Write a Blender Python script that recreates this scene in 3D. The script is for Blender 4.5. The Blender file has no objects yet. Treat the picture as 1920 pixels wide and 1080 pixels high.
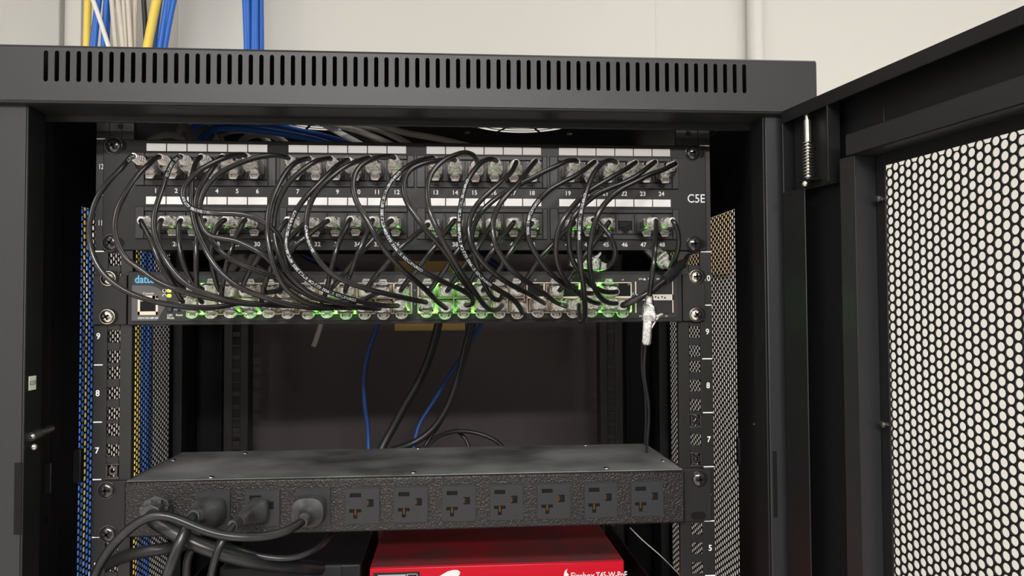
import bpy, math, random
from mathutils import Vector, Matrix
random.seed(7)
S = 0.001
V = Vector
R = math.radians
# ---------------------------------------------------------------- camera, world, lights, exposure
CP = V((32.83, -622.35, 395.05)); YAW, PIT, ROL, FPX = .0764, .0315, -.0053, 1440.0
_cy, _sy, _cp, _sp = math.cos(YAW), math.sin(YAW), math.cos(PIT), math.sin(PIT)
FW = V((_sy*_cp, _cy*_cp, _sp)); _r0 = V((_cy, -_sy, 0)); _u0 = _r0.cross(FW)
RT = _r0*math.cos(ROL) + _u0*math.sin(ROL); UP = -_r0*math.sin(ROL) + _u0*math.cos(ROL)
scn = bpy.context.scene
COL = scn.collection
cam = bpy.data.objects.new('camera', bpy.data.cameras.new('camera')); COL.objects.link(cam)
cam.data.sensor_width = 36.0; cam.data.lens = FPX*36.0/1920.0; cam.data.clip_start = 0.01; cam.data.clip_end = 50
M3 = Matrix((RT, UP, -FW)).transposed()
cam.matrix_world = Matrix.Translation(CP*S) @ M3.to_4x4()
scn.camera = cam
scn.view_settings.view_transform = 'Standard'; scn.view_settings.look = 'None'
scn.view_settings.gamma = 1; scn.view_settings.exposure = -0.40
try: scn.view_settings.use_curve_mapping = False
except Exception: pass
w = bpy.data.worlds.new('world'); scn.world = w; w.use_nodes = True
w.node_tree.nodes['Background'].inputs[0].default_value = (1.0, .985, .97, 1)
w.node_tree.nodes['Background'].inputs[1].default_value = 0.32
def area(name, loc, size, energy, col=(1, .985, .965), rot=(0, 0, 0)):
    l = bpy.data.lights.new(name, 'AREA'); l.shape = 'RECTANGLE'; l.size, l.size_y = size; l.energy = energy; l.color = col
    o = bpy.data.objects.new(name, l); COL.objects.link(o); o.location = V(loc)*S; o.rotation_euler = rot; return o
area('ceiling_light_lamp', (-450, -2200, 1385), (1.0, .26), 108)
area('ceiling_light_lamp', (450, -3250, 1385), (1.0, .30), 170)  # added lamp far back, evens out the light on the rack front
area('ceiling_light_lamp', (750, -200, 1385), (1.2, .30), 3)
area('ceiling_light_lamp', (-900, -700, 1385), (.6, .6), 4)

def at(px, py, Y=0.0):
    d = FW + RT*((px-960)/FPX) + UP*((540-py)/FPX)
    return CP + d*((Y-CP.y)/d.y)
def atx(px, py, X):
    d = FW + RT*((px-960)/FPX) + UP*((540-py)/FPX)
    return CP + d*((X-CP.x)/d.x)

# ---------------------------------------------------------------- materials
def mat(name, col, rough=.5, metal=0, spec=.5, bump=0, bscale=800, emit=0, trans=0, ior=1.45, coat=0, var=0, vscale=30, col2=None, bdist=.0004):
    m = bpy.data.materials.new(name); m.use_nodes = True; nt = m.node_tree; b = nt.nodes['Principled BSDF']
    c4 = (*col, 1)
    b.inputs['Base Color'].default_value = c4; b.inputs['Roughness'].default_value = rough; b.inputs['Metallic'].default_value = metal
    b.inputs['Specular IOR Level'].default_value = spec; b.inputs['IOR'].default_value = ior
    b.inputs['Transmission Weight'].default_value = trans; b.inputs['Coat Weight'].default_value = coat
    if emit: b.inputs['Emission Color'].default_value = c4; b.inputs['Emission Strength'].default_value = emit
    tc = nt.nodes.new('ShaderNodeTexCoord')
    if var:
        n = nt.nodes.new('ShaderNodeTexNoise'); n.inputs['Scale'].default_value = vscale; n.inputs['Detail'].default_value = 5
        mx = nt.nodes.new('ShaderNodeMix'); mx.data_type = 'RGBA'
        mx.inputs[6].default_value = c4; mx.inputs[7].default_value = (*(col2 or [c*(1+var) for c in col]), 1)
        rp = nt.nodes.new('ShaderNodeMapRange'); rp.inputs[1].default_value = .35; rp.inputs[2].default_value = .7
        nt.links.new(tc.outputs['Object'], n.inputs['Vector']); nt.links.new(n.outputs['Fac'], rp.inputs[0]); nt.links.new(rp.outputs[0], mx.inputs[0])
        nt.links.new(mx.outputs[2], b.inputs['Base Color'])
    if bump:
        n2 = nt.nodes.new('ShaderNodeTexNoise'); n2.inputs['Scale'].default_value = bscale; n2.inputs['Detail'].default_value = 2
        bp = nt.nodes.new('ShaderNodeBump'); bp.inputs['Strength'].default_value = bump; bp.inputs['Distance'].default_value = bdist
        nt.links.new(tc.outputs['Object'], n2.inputs['Vector']); nt.links.new(n2.outputs['Fac'], bp.inputs['Height']); nt.links.new(bp.outputs[0], b.inputs['Normal'])
    return m
PAINT = mat('black_powder_coat', (.018, .018, .0195), .42, spec=.45, bump=.10, bscale=2500)
PAINTD = mat('darker_black_paint', (.008, .0077, .0086), .45, spec=.4, bump=.05, bscale=1500)  # darker copy of the cabinet black, for reveals, door and inner sheets
BACKP = mat('back_panel_paint', (.085, .070, .070), .6, spec=.4)
PANELM = mat('patch_panel_enamel', (.009, .0075, .0075), .38, spec=.35, bump=.05, bscale=3000)
BEZEL = mat('port_bezel_plastic', (.014, .0125, .0125), .45)
JACKM = mat('jack_plastic', (.016, .015, .015), .4)
VOID = mat('jack_cavity', (.004, .004, .004), .6, spec=.2)
RAILM = mat('rail_paint', (.014, .013, .013), .34, spec=.5, bump=.05, bscale=1500)
WHITEL = mat('white_label_card', (.86, .84, .83), .5)
INK = mat('white_print', (.78, .77, .76), .5)
INKD = mat('grey_print', (.42, .42, .43), .5)
INKC = mat('cable_print', (.50, .55, .58), .5)
BLUEINK = mat('blue_print', (.10, .42, .72), .5)
JACKET = mat('black_pvc_jacket', (.011, .010, .010), .20, spec=.7, bump=.04, bscale=900)
CORD = mat('black_power_cord', (.009, .009, .010), .30, spec=.6, bump=.12, bscale=300, var=1.4, vscale=60)
SWM = mat('switch_enamel', (.016, .0145, .015), .42, spec=.35, bump=.06, bscale=2500)
SWP = mat('switch_faceplate', (.015, .014, .015), .40)
GREYP = mat('grey_faceplate_patch', (.085, .080, .088), .5)
TIN = mat('port_shield_metal', (.70, .58, .47), .42, metal=.3)
CHROME = mat('nickel_screw', (.72, .66, .58), .22, metal=1)
BLKSCR = mat('black_screw', (.020, .017, .017), .18, spec=.8, coat=.6)
STEEL = mat('zinc_steel', (.55, .54, .50), .28, metal=1)
DSTEEL = mat('dark_zinc_steel', (.09, .085, .08), .35, metal=.9)
COPPER = mat('brass_contact', (.24, .12, .05), .3, metal=1)
PDUM = mat('hammered_black_enamel', (.012, .010, .010), .34, spec=.5, bump=1.0, bscale=640, bdist=.0007)
PDUTOP = mat('dusty_black_enamel', (.05, .05, .052), .48, spec=.5, bump=.5, bscale=600, var=1, vscale=14, col2=(.24, .24, .245))
OUTL = mat('outlet_plastic', (.021, .021, .023), .42)
RUB = mat('dusty_plug_rubber', (.022, .021, .022), .38, var=1, vscale=70, col2=(.075, .073, .075))
RED = mat('red_enamel', (.60, .004, .020), .35, spec=.4)
REDTOP = mat('dusty_red_enamel', (.45, .010, .022), .5, var=1, vscale=14, col2=(.13, .055, .055))
WHITEP = mat('white_logo_print', (.85, .84, .83), .5)
BLKDEV = mat('black_device_plastic', (.012, .012, .013), .4)
WALL = mat('wall_paint', (.66, .642, .608), .85, spec=.2, bump=.05, bscale=60)
WALLG = mat('grey_board_paint', (.50, .49, .47), .8, spec=.2)
PIPEM = mat('conduit_paint', (.66, .64, .61), .6)
TANB = mat('tan_board', (.60, .45, .25), .7)
YLAB = mat('yellow_label_paper', (.50, .33, .10), .6)
FLOORM = mat('floor_tile', (.42, .40, .37), .5, var=.15, vscale=4)
BLUEC = mat('blue_cable_jacket', (.020, .135, .55), .42)
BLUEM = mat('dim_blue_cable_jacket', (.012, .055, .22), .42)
BLUED = mat('navy_cable_jacket', (.012, .030, .13), .42)
YELC = mat('yellow_cable_jacket', (.85, .62, .10), .45)
BEIC = mat('beige_cable_jacket', (.62, .57, .50), .5)
WHIC = mat('white_cable_jacket', (.78, .77, .74), .45)
BLKC = mat('dark_cable_jacket', (.015, .015, .016), .4)
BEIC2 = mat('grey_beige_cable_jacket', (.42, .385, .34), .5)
LEDG = mat('green_led', (.06, 1.0, .02), .5, emit=180)
LEDY = mat('lime_led', (.45, 1.0, .02), .5, emit=5)
LEDA = mat('amber_led', (1.0, .50, .05), .5, emit=5)
LEDO = mat('unlit_led', (.10, .13, .03), .3)
DIFF = mat('lamp_diffuser', (1, .98, .95), .5, emit=3)
def clear_plastic(name='clear_plug_plastic', lo=.48, hi=.96):
    m = bpy.data.materials.new(name); m.use_nodes = True; nt = m.node_tree; nt.nodes.clear()
    out = nt.nodes.new('ShaderNodeOutputMaterial')
    gl = nt.nodes.new('ShaderNodeBsdfGlossy'); gl.inputs['Roughness'].default_value = .2; gl.inputs['Color'].default_value = (1, .97, .94, 1)
    tr = nt.nodes.new('ShaderNodeBsdfTransparent'); tr.inputs['Color'].default_value = (.93, .91, .90, 1)
    df = nt.nodes.new('ShaderNodeBsdfDiffuse'); df.inputs['Color'].default_value = (.93, .90, .88, 1)
    tl = nt.nodes.new('ShaderNodeBsdfTranslucent'); tl.inputs['Color'].default_value = (.95, .93, .91, 1)
    m1 = nt.nodes.new('ShaderNodeMixShader'); m1.inputs[0].default_value = .45
    m2 = nt.nodes.new('ShaderNodeMixShader'); m3 = nt.nodes.new('ShaderNodeMixShader')
    fr = nt.nodes.new('ShaderNodeFresnel'); fr.inputs['IOR'].default_value = 1.7
    tc = nt.nodes.new('ShaderNodeTexCoord'); n = nt.nodes.new('ShaderNodeTexNoise'); n.inputs['Scale'].default_value = 420; n.inputs['Detail'].default_value = 3
    rp = nt.nodes.new('ShaderNodeMapRange'); rp.inputs[1].default_value = .38; rp.inputs[2].default_value = .62; rp.inputs[3].default_value = lo; rp.inputs[4].default_value = hi
    bp = nt.nodes.new('ShaderNodeBump'); bp.inputs['Strength'].default_value = .8; bp.inputs['Distance'].default_value = .0006
    L = nt.links.new
    L(tc.outputs['Object'], n.inputs['Vector']); L(n.outputs['Fac'], rp.inputs[0]); L(n.outputs['Fac'], bp.inputs['Height'])
    L(bp.outputs[0], gl.inputs['Normal']); L(bp.outputs[0], fr.inputs['Normal'])
    L(df.outputs[0], m1.inputs[1]); L(tl.outputs[0], m1.inputs[2])
    L(rp.outputs[0], m2.inputs[0]); L(tr.outputs[0], m2.inputs[1]); L(m1.outputs[0], m2.inputs[2])
    L(fr.outputs[0], m3.inputs[0]); L(m2.outputs[0], m3.inputs[1]); L(gl.outputs[0], m3.inputs[2]); L(m3.outputs[0], out.inputs[0])
    return m
CLEAR = clear_plastic(); CLEAR2 = clear_plastic('clearer_plug_plastic', .12, .62)

# ---------------------------------------------------------------- mesh helpers (all in mm)
WORLD = {}
def tag(o, label=None, cat=None, group=None, kind=None):
    if label: o['label'] = label
    if cat: o['category'] = cat
    if group: o['group'] = group
    if kind: o['kind'] = kind
    return o
def empty(name, loc, label, cat, group=None):
    o = bpy.data.objects.new(name, None); COL.objects.link(o); o.empty_display_size = .02
    o.location = V(loc)*S; WORLD[o.name] = V(loc)
    return tag(o, label, cat, group)
_glyph = {}
def glyphs(s, font_offset=0.0):
    k = (s, font_offset)
    if k in _glyph: return _glyph[k]
    c = bpy.data.curves.new('t', 'FONT'); c.body = s; c.size = 1; c.align_x = 'CENTER'; c.align_y = 'CENTER'; c.resolution_u = 3; c.offset = font_offset
    o = bpy.data.objects.new('t', c); COL.objects.link(o)
    bpy.context.view_layer.update()
    me = bpy.data.meshes.new_from_object(o.evaluated_get(bpy.context.evaluated_depsgraph_get()))
    me.calc_loop_triangles()
    r = ([tuple(v.co[:2]) for v in me.vertices], [tuple(t.vertices) for t in me.loop_triangles])
    bpy.data.objects.remove(o); bpy.data.meshes.remove(me); bpy.data.curves.remove(c)
    _glyph[k] = r; return r
class MB:
    def __init__(s): s.v = []; s.f = []
    def add(s, vs, fs):
        n = len(s.v); s.v += [V(p) for p in vs]; s.f += [tuple(i+n for i in f) for f in fs]; return s
    def box(s, x0, x1, y0, y1, z0, z1):
        if x0 > x1: x0, x1 = x1, x0
        if y0 > y1: y0, y1 = y1, y0
        if z0 > z1: z0, z1 = z1, z0
        return s.add([(x0,y0,z0),(x1,y0,z0),(x1,y1,z0),(x0,y1,z0),(x0,y0,z1),(x1,y0,z1),(x1,y1,z1),(x0,y1,z1)],
            [(0,3,2,1),(4,5,6,7),(0,1,5,4),(1,2,6,5),(2,3,7,6),(3,0,4,7)])
    def prism(s, pts, y0, y1):      # polygon in XZ (ccw seen from -Y), extruded along Y
        n = len(pts)
        vs = [(p[0], y0, p[1]) for p in pts] + [(p[0], y1, p[1]) for p in pts]
        return s.add(vs, [tuple(range(n)), tuple(range(2*n-1, n-1, -1))] + [(i, i+n, (i+1) % n+n, (i+1) % n) for i in range(n)])
    def rrect(s, cx, cz, w, h, r, y0, y1, k=4):
        pts = []
        for (sx, sz, a0) in ((1, 1, 0), (-1, 1, 90), (-1, -1, 180), (1, -1, 270)):
            for i in range(k+1):
                a = R(a0+90*i/k); pts.append((cx+sx*(w/2-r)+r*math.cos(a), cz+sz*(h/2-r)+r*math.sin(a)))
        return s.prism(pts, y0, y1)
    def loft(s, rings, cap=True):
        n = len(rings[0]); base = len(s.v)
        for r in rings: s.v += [V(p) for p in r]
        for k in range(len(rings)-1):
            a = base+k*n; b = a+n
            for i in range(n): s.f.append((a+i, a+(i+1) % n, b+(i+1) % n, b+i))
        if cap: s.f.append(tuple(base+i for i in range(n-1, -1, -1))); s.f.append(tuple(base+(len(rings)-1)*n+i for i in range(n)))
        return s
    def cyl(s, p0, p1, r0, n=16, r1=None):
        p0, p1 = V(p0), V(p1); r1 = r0 if r1 is None else r1
        d = (p1-p0).normalized(); a = d.orthogonal().normalized(); b = d.cross(a)
        return s.loft([[p+(a*math.cos(2*math.pi*i/n)+b*math.sin(2*math.pi*i/n))*r for i in range(n)] for p, r in ((p0, r0), (p1, r1))])
    def tube(s, pts, r, n=10, flat=1.0):
        rings = []; prev = None
        for i, p in enumerate(pts):
            t = (pts[min(i+1, len(pts)-1)]-pts[max(i-1, 0)]).normalized()
            if prev is None: prev = t.orthogonal().normalized()
            a = (prev-t*prev.dot(t)).normalized(); b = t.cross(a); prev = a
            rings.append([p+a*(math.cos(2*math.pi*k/n)*r)+b*(math.sin(2*math.pi*k/n)*r*flat) for k in range(n)])
        return s.loft(rings)
    def dome(s, c, d, r, h, n=20):
        c, d = V(c), V(d).normalized(); a = d.orthogonal().normalized(); b = d.cross(a)
        prof = [(1, 0), (1, .25), (.93, .5), (.78, .74), (.52, .93), (.25, .99)]
        return s.loft([[c+d*(h*q)+(a*math.cos(2*math.pi*i/n)+b*math.sin(2*math.pi*i/n))*(r*p) for i in range(n)] for p, q in prof])
    def text(s, t, x, z, Y, size, bold=.012, sx=1.0, O=None, ax=V((1,0,0)), az=V((0,0,1))):
        vs, fs = glyphs(t, bold)
        if O is None: O = V((x, Y, z))
        return s.add([O+ax*(p[0]*size*sx)+az*(p[1]*size) for p in vs], fs)
    def build(s, name, m, parent=None, smooth=False, bevel=0, local=False, solid=0, seg=2, label=None):
        if local: org = V((0, 0, 0))
        elif parent is not None and parent.name in WORLD: org = WORLD[parent.name]
        else:
            xs = [p.x for p in s.v]; ys = [p.y for p in s.v]; zs = [p.z for p in s.v]
            org = V(((min(xs)+max(xs))/2, (min(ys)+max(ys))/2, min(zs)))
        me = bpy.data.meshes.new(name); me.from_pydata([tuple((p-org)*S) for p in s.v], [], s.f); me.update()
        o = bpy.data.objects.new(name, me); COL.objects.link(o); me.materials.append(m)
        if smooth:
            for p in me.polygons: p.use_smooth = True
            me.set_sharp_from_angle(angle=R(50))
        if parent is not None:
            o.parent = parent; o.location = V((0, 0, 0)); WORLD[o.name] = WORLD.get(parent.name, org) if not local else V((0, 0, 0))
        else: o.location = org*S; WORLD[o.name] = org
        if solid: md = o.modifiers.new('solid', 'SOLIDIFY'); md.thickness = solid*S; md.offset = 0
        if bevel:
            md = o.modifiers.new('bevel', 'BEVEL'); md.width = bevel*S; md.segments = seg; md.limit_method = 'ANGLE'; md.angle_limit = R(40)
            if not smooth:
                for p in me.polygons: p.use_smooth = True
                me.set_sharp_from_angle(angle=R(30))
        if label: o['label'] = label
        return o
def catmull(pts, step=3.0):
    P = [pts[0]*2-pts[1]] + list(pts) + [pts[-1]*2-pts[-2]]; out = []
    for i in range(1, len(P)-2):
        p0, p1, p2, p3 = P[i-1:i+3]; L = (p2-p1).length; n = max(1, int(L/step))
        # centripetal parametrisation
        t0 = 0; t1 = t0+max((p1-p0).length, .01)**.5; t2 = t1+max((p2-p1).length, .01)**.5; t3 = t2+max((p3-p2).length, .01)**.5
        for k in range(n):
            t = t1+(t2-t1)*k/n
            A1 = p0*((t1-t)/(t1-t0))+p1*((t-t0)/(t1-t0)); A2 = p1*((t2-t)/(t2-t1))+p2*((t-t1)/(t2-t1)); A3 = p2*((t3-t)/(t3-t2))+p3*((t-t2)/(t3-t2))
            B1 = A1*((t2-t)/(t2-t0))+A2*((t-t0)/(t2-t0)); B2 = A2*((t3-t)/(t3-t1))+A3*((t-t1)/(t3-t1))
            out.append(B1*((t2-t)/(t2-t1))+B2*((t-t1)/(t2-t1)))
    out.append(V(pts[-1])); return out
def relax(p, it=2):
    for _ in range(it): p = [p[0]]+[(p[i-1]+p[i]*2+p[i+1])/4 for i in range(1, len(p)-1)]+[p[-1]]
    return p
def holes_mesh(cells):
    """cells: list of (inner pts, outer pts) in local 2D; returns welded verts, faces"""
    idx = {}; vs = []; fs = []
    def vid(p):
        k = (round(p[0]*50), round(p[1]*50))
        if k not in idx: idx[k] = len(vs); vs.append(p)
        return idx[k]
    for inn, outr in cells:
        a = [vid(p) for p in inn]; b = [vid(p) for p in outr]; n = len(a)
        for i in range(n):
            q = (a[i], b[i], b[(i+1) % n], a[(i+1) % n]); q2 = []
            for t in q:
                if t not in q2: q2.append(t)
            if len(q2) > 2: fs.append(tuple(q2))
    return vs, fs
def hexcells(u0, u1, v0, v1, p=6.2, r=2.6):
    cells = []; du = p*math.sqrt(3)/2; i = 0; u = u0
    R_ = p/math.sqrt(3)
    while u < u1:
        v = v0+(p/2 if i % 2 else 0)
        while v < v1:
            inn = []; outr = []
            for k in range(12):
                a = R(30*k); inn.append((u+r*math.cos(a), v+r*math.sin(a)))
                rr = R_ if k % 2 == 0 else R_*math.cos(R(30))
                outr.append((u+rr*math.cos(a), v+rr*math.sin(a)))
            cells.append((inn, outr)); v += p
        i += 1; u = u0+du*i
    return cells

# ================================================================ THE ROOM
def struct(name, mb, m, **k):
    o = mb.build(name, m, **k); o['kind'] = 'structure'; return o
struct('wall_back', MB().box(-1500, 1700, 560, 600, -1400, 1400), WALL)
struct('wall_right', MB().box(1700, 1740, -3600, 600, -1400, 1400), WALL)
struct('wall_left', MB().box(-1540, -1500, -3600, 600, -1400, 1400), WALL)
struct('floor', MB().box(-1540, 1740, -3600, 600, -1440, -1400), FLOORM)
struct('ceiling', MB().box(-1540, 1740, -3600, 600, 1400, 1440), WALL)
lx = at(118, 50, 545).x
struct('trim_1', MB().box(-1500, lx, 535, 560, -1400, 1400), WALLG, bevel=2)
struct('trim_2', MB().box(lx, at(150, 50, 545).x, 548, 560, -1400, 1400), WALL, bevel=1)
sx2 = at(1228, 50, 560).x
struct('trim_3', MB().box(at(333, 50, 556).x, sx2, 556, 560, -1400, 1400), WALL, bevel=.8)
tag(MB().cyl((510, 545, -1400), (510, 545, 1400), 13, 24).build('conduit_pipe', PIPEM, smooth=True), 'painted cream conduit pipe running up the back wall', 'pipe')
tb0, tb1 = at(1270, 385, 538), at(1374, 514, 538)
tag(MB().box(tb0.x, tb1.x, 538, 559.5, tb1.z, 600).build('wall_board', TANB, bevel=1), 'tan board on the wall, seen through the vents right of the equipment', 'board')
for i, (x, y, sx_, sy_) in enumerate(((-450, -2200, 1000, 260), (450, -3250, 1000, 300), (750, -200, 1200, 300), (-900, -700, 600, 600))):
    t = empty('ceiling_light', (x, y, 1388), ('long ceiling light behind the camera to the left', 'added ceiling light farthest behind the camera, evening out the front light', 'long ceiling light panel over the open door', 'ceiling light panel up to the left of the cabinet')[i], 'light')
    MB().box(x-sx_/2-20, x+sx_/2+20, y-sy_/2-20, y+sy_/2+20, 1392, 1399).build('frame', WHITEL, t)
    MB().box(x-sx_/2, x+sx_/2, y-sy_/2, y+sy_/2, 1388, 1392).build('diffuser', DIFF, t)

# ================================================================ CABINET
cab = empty('rack_cabinet', (0, 185, -60), 'black network rack cabinet with slotted top cover, perforated sides and open door', 'cabinet')
YF, YB, ZB = -60, 432, -60
# --- top cover: slotted front face
cells = []; pitch = 507.5/68; zc0, zc1 = 545.0, 586.0; zm = 571.0
for i in range(69):
    cx = -254.2+pitch*i; hw = 1.55; hz = 9.6; h2 = pitch/2
    inn = []; outr = []
    for k in range(7):
        a = R(180-30*k); inn.append((cx+hw*math.cos(a), zm+hz+hw*math.sin(a))); outr.append((cx-h2+pitch*k/6, zm+13.5))
    for k in range(7):
        a = R(-30*k); inn.append((cx+hw*math.cos(a), zm-hz+hw*math.sin(a))); outr.append((cx+h2-pitch*k/6, zm-13.5))
    cells.append((inn, outr))
vs, fs = holes_mesh(cells)
mb = MB().add([(p[0], YF, p[1]) for p in vs], fs)
xa, xb = -254.2-pitch/2, -254.2+pitch*68+pitch/2; za, zb = zm-13.5, zm+13.5
def q(x0, x1, z0, z1): mb.add([(x0, YF, z0), (x1, YF, z0), (x1, YF, z1), (x0, YF, z1)], [(0, 1, 2, 3)])
W = 309.6
q(-W, xa, za, zb); q(xb, W, za, zb); q(-W, W, zb, zc1-1.5); q(-W, W, zc0+1.5, za)
for sg in (-1, 1):
    mb.add([(sg*W, YF, zc0+1.5), (sg*W, YB, zc0+1.5), (sg*W, YB, zc1-1.5), (sg*W, YF, zc1-1.5)], [(0, 1, 2, 3)])
# rounded bottom and top bends, under flange
mb.add([(-W, YF, zc0+1.5), (W, YF, zc0+1.5), (W, YF+.6, zc0+.4), (-W, YF+.6, zc0+.4), (W, YF+2, zc0), (-W, YF+2, zc0), (W, -28, zc0), (-W, -28, zc0)],
       [(0, 3, 2, 1), (3, 5, 4, 2), (5, 7, 6, 4)])
mb.add([(-W, YF, zc1-1.5), (W, YF, zc1-1.5), (W, YF+.6, zc1-.4), (-W, YF+.6, zc1-.4), (W, YF+2, zc1), (-W, YF+2, zc1)], [(0, 1, 2, 3), (3, 2, 4, 5)])
mb.build('top_cover', PAINT, cab, solid=1.2)
# --- roof plate with two ventilation grilles
def fan_plate():
    m = MB(); Z = 585.0; cen = [(-96, 125), (102, 125)]; Rr = 60
    # plate as a grid of boxes around two square openings, with a round-to-square ring in each
    o = Rr+6
    m.box(-W+1, W-1, YF+2, 125-o, Z-1, Z); m.box(-W+1, W-1, 125+o, YB, Z-1, Z)
    m.box(-W+1, cen[0][0]-o, 125-o, 125+o, Z-1, Z); m.box(cen[0][0]+o, cen[1][0]-o, 125-o, 125+o, Z-1, Z); m.box(cen[1][0]+o, W-1, 125-o, 125+o, Z-1, Z)
    for cx, cy in cen:
        n = 48; inn = []; outr = []
        for k in range(n):
            a = 2*math.pi*k/n; c, s_ = math.cos(a), math.sin(a); q_ = o/max(abs(c), abs(s_))
            inn.append((cx+Rr*c, cy+Rr*s_)); outr.append((cx+q_*c, cy+q_*s_))
        for Zz in (Z-1, Z):
            m.add([(x, y, Zz) for x, y in inn]+[(x, y, Zz) for x, y in outr], [(k, (k+1) % n, n+(k+1) % n, n+k) for k in range(n)])
    return m
fan_plate().build('roof_plate', PAINTD, cab)
for cx in (-96, 102):
    m = MB()
    for rr in (13, 22, 31, 40, 49, 58):
        n = 48; w2 = .9
        vs = []; 
        for k in range(n):
            a = 2*math.pi*k/n
            for r_, z_ in ((rr-w2, 584.6), (rr+w2, 584.6), (rr+w2, 585), (rr-w2, 585)): vs.append((cx+r_*math.cos(a), 125+r_*math.sin(a), z_))
        m.add(vs, [(4*k+j, 4*((k+1) % n)+j, 4*((k+1) % n)+(j+1) % 4, 4*k+(j+1) % 4) for k in range(n) for j in range(4)])
    for k in range(8):
        a = R(22.5+45*k); d = V((math.cos(a), math.sin(a), 0)); nn = V((-d.y, d.x, 0))*1.3; c = V((cx, 125, 584.6))
        p = [c+d*8-nn, c+d*62-nn, c+d*62+nn, c+d*8+nn]
        m.add(p+[x+V((0, 0, .4)) for x in p], [(0, 1, 2, 3), (4, 7, 6, 5), (0, 4, 5, 1), (2, 6, 7, 3)])
    m.cyl((cx, 125, 584), (cx, 125, 585.2), 10, 24)
    m.build('vent_grille', PAINTD, cab)
    for sx_, sy_ in ((-54, 54), (54, 54), (-54, -54), (54, -54)):
        MB().dome((cx+sx_, 125+sy_, 584), (0, 0, -1), 3, 1.8, 12).build('grille_screw', STEEL, cab, smooth=True)
# --- beam under the cover
MB().box(-284, 281.5, -27, -24, 539.8, 547).box(-284, 281.5, -24, -16, 545.8, 547).box(-296, 296, 8, 10, 552, 584).build('door_beam', PAINT, cab, bevel=.5)
# --- front posts (hollow section) and inner reveal strips
for sg in (-1, 1):
    m = MB()
    m.box(sg*(269 if sg < 0 else 271.5), sg*309, -54, -52, ZB, 545)
    m.build('front_post', PAINT, cab, bevel=.8); m = MB()
    m.box(sg*269, sg*270.5, -54, 26 if sg < 0 else 26, ZB, 545) if False else m.box(sg*269.5, sg*271, -54, -30, ZB, 545)
    m.box(sg*271, sg*282, -31.5, -30, ZB, 545)
    m.box(sg*281, sg*282.5, -31.5, 6, ZB, 545)
    m.box(sg*282.5, sg*292, 4.5, 6, ZB, 545)
    m.box(sg*290.5, sg*292, 6, 40, ZB, 545)
    m.box(sg*292, sg*298, 38.5, 40, ZB, 545)
    m.build('post_reveal', PAINTD, cab, bevel=.5)
# --- perforated side panels
for sg in (-1, 1):
    y0 = 86 if sg < 0 else 80
    cells = hexcells(y0+3, 302, 84, 492, 6.3, 2.55)
    vs, fs = holes_mesh(cells)
    X = sg*298
    m = MB().add([(X, p[0], p[1]) for p in vs], fs)
    m.build('side_vent', PAINTD, cab, solid=.8)
    ymax = max(p[0] for p in vs)-1.8; zmax = max(p[1] for p in vs)-2.0
    MB().box(X-sg*.4, X+sg*.4, 38, y0+1.5, ZB, 545).box(X-sg*.4, X+sg*.4, ymax, YB, ZB, 545).box(X-sg*.4, X+sg*.4, y0+1.5, ymax, zmax, 545).box(X-sg*.4, X+sg*.4, y0+1.5, ymax, ZB, 84).build('side_panel', PAINTD, cab)
    # side struts and rear corner
    MB().box(sg*286, sg*297, 312, 330, ZB, 545).box(sg*262, sg*297, 398, 402, ZB, 545).box(sg*262, sg*265, 385, 402, ZB, 545).build('rear_post', PAINTD, cab, bevel=.8)
MB().box(-298, 298, 419, 422, ZB, 585).build('back_panel', BACKP, cab)
MB().box(-298, 298, -50, 432, ZB-4, ZB).build('bottom_panel', PAINTD, cab)
# --- mounting rails with square holes
U = 44.45
def rail(y, sg, z0, z1, hole=True, name='mounting_rail'):
    m = MB(); xi, xo = 218.5, 247.5; hx0, hx1 = 227.75, 237.25
    m.box(sg*xi, sg*hx0, y, y+2, z0, z1); m.box(sg*hx1, sg*xo, y, y+2, z0, z1)
    zs = []
    for u in range(0, 13):
        for d in (6.35, 22.225, 38.1):
            z = u*U+d
            if z0+6 < z < min(z1, 12*U)-5: zs.append(z)
    prev = z0
    for z in sorted(zs): m.box(sg*hx0, sg*hx1, y, y+2, prev, z-4.75); prev = z+4.75
    m.box(sg*hx0, sg*hx1, y, y+2, prev, z1)
    m.box(sg*xi, sg*(xi+1.6), y+2, y+(5 if y < 100 else 24), z0, z1)
    return m.build(name, RAILM, cab, bevel=.35, seg=1)
RL = {sg: rail(2.2, sg, ZB+2, 560) for sg in (-1, 1)}
for sg in (-1, 1):
    rail(345, sg, ZB+2, 560)
    MB().cyl((sg*229, 2.1, 543.5), (sg*229, 1.9, 543.5), 2.2, 16).build('rail_hole', VOID, RL[sg])
    m = MB()
    for u, s_ in ((12, '12'), (11, '11'), (10, '10'), (9, '9'), (8, '8'), (7, '7'), (6, '6'), (5, '5'), (4, '4')):
        px = {-1: 187 if u > 9 else 184.5, 1: 1322}[sg]
        x = at(px, 600, 2).x if sg < 0 else 243.2
        if sg > 0 and u >= 11: continue
        if sg < 0 and u > 9: MB().text(s_, at(185.9, 600, 2).x, (u-.5)*U, 2.05, 6.0, .0, sx=.68).build('unit_number', INK, RL[sg])
        else: MB().text(s_, x, (u-.5)*U, 2.05, 6.6, .02, sx=.95).build('unit_number', INK, RL[sg])
    m = MB()
    for u in range(3, 13):
        z = u*U
        if sg > 0 and u == 11: continue
        if sg < 0: m.box(-247, -240.5, 1.95, 2.15, z-.45, z+.45)
        else: m.box(238.5, 247, 1.95, 2.15, z-.45, z+.45)  # topmost right tick is painted shine of the panel's top corner
    m.build('unit_marks_and_shine', INK, RL[sg])
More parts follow.
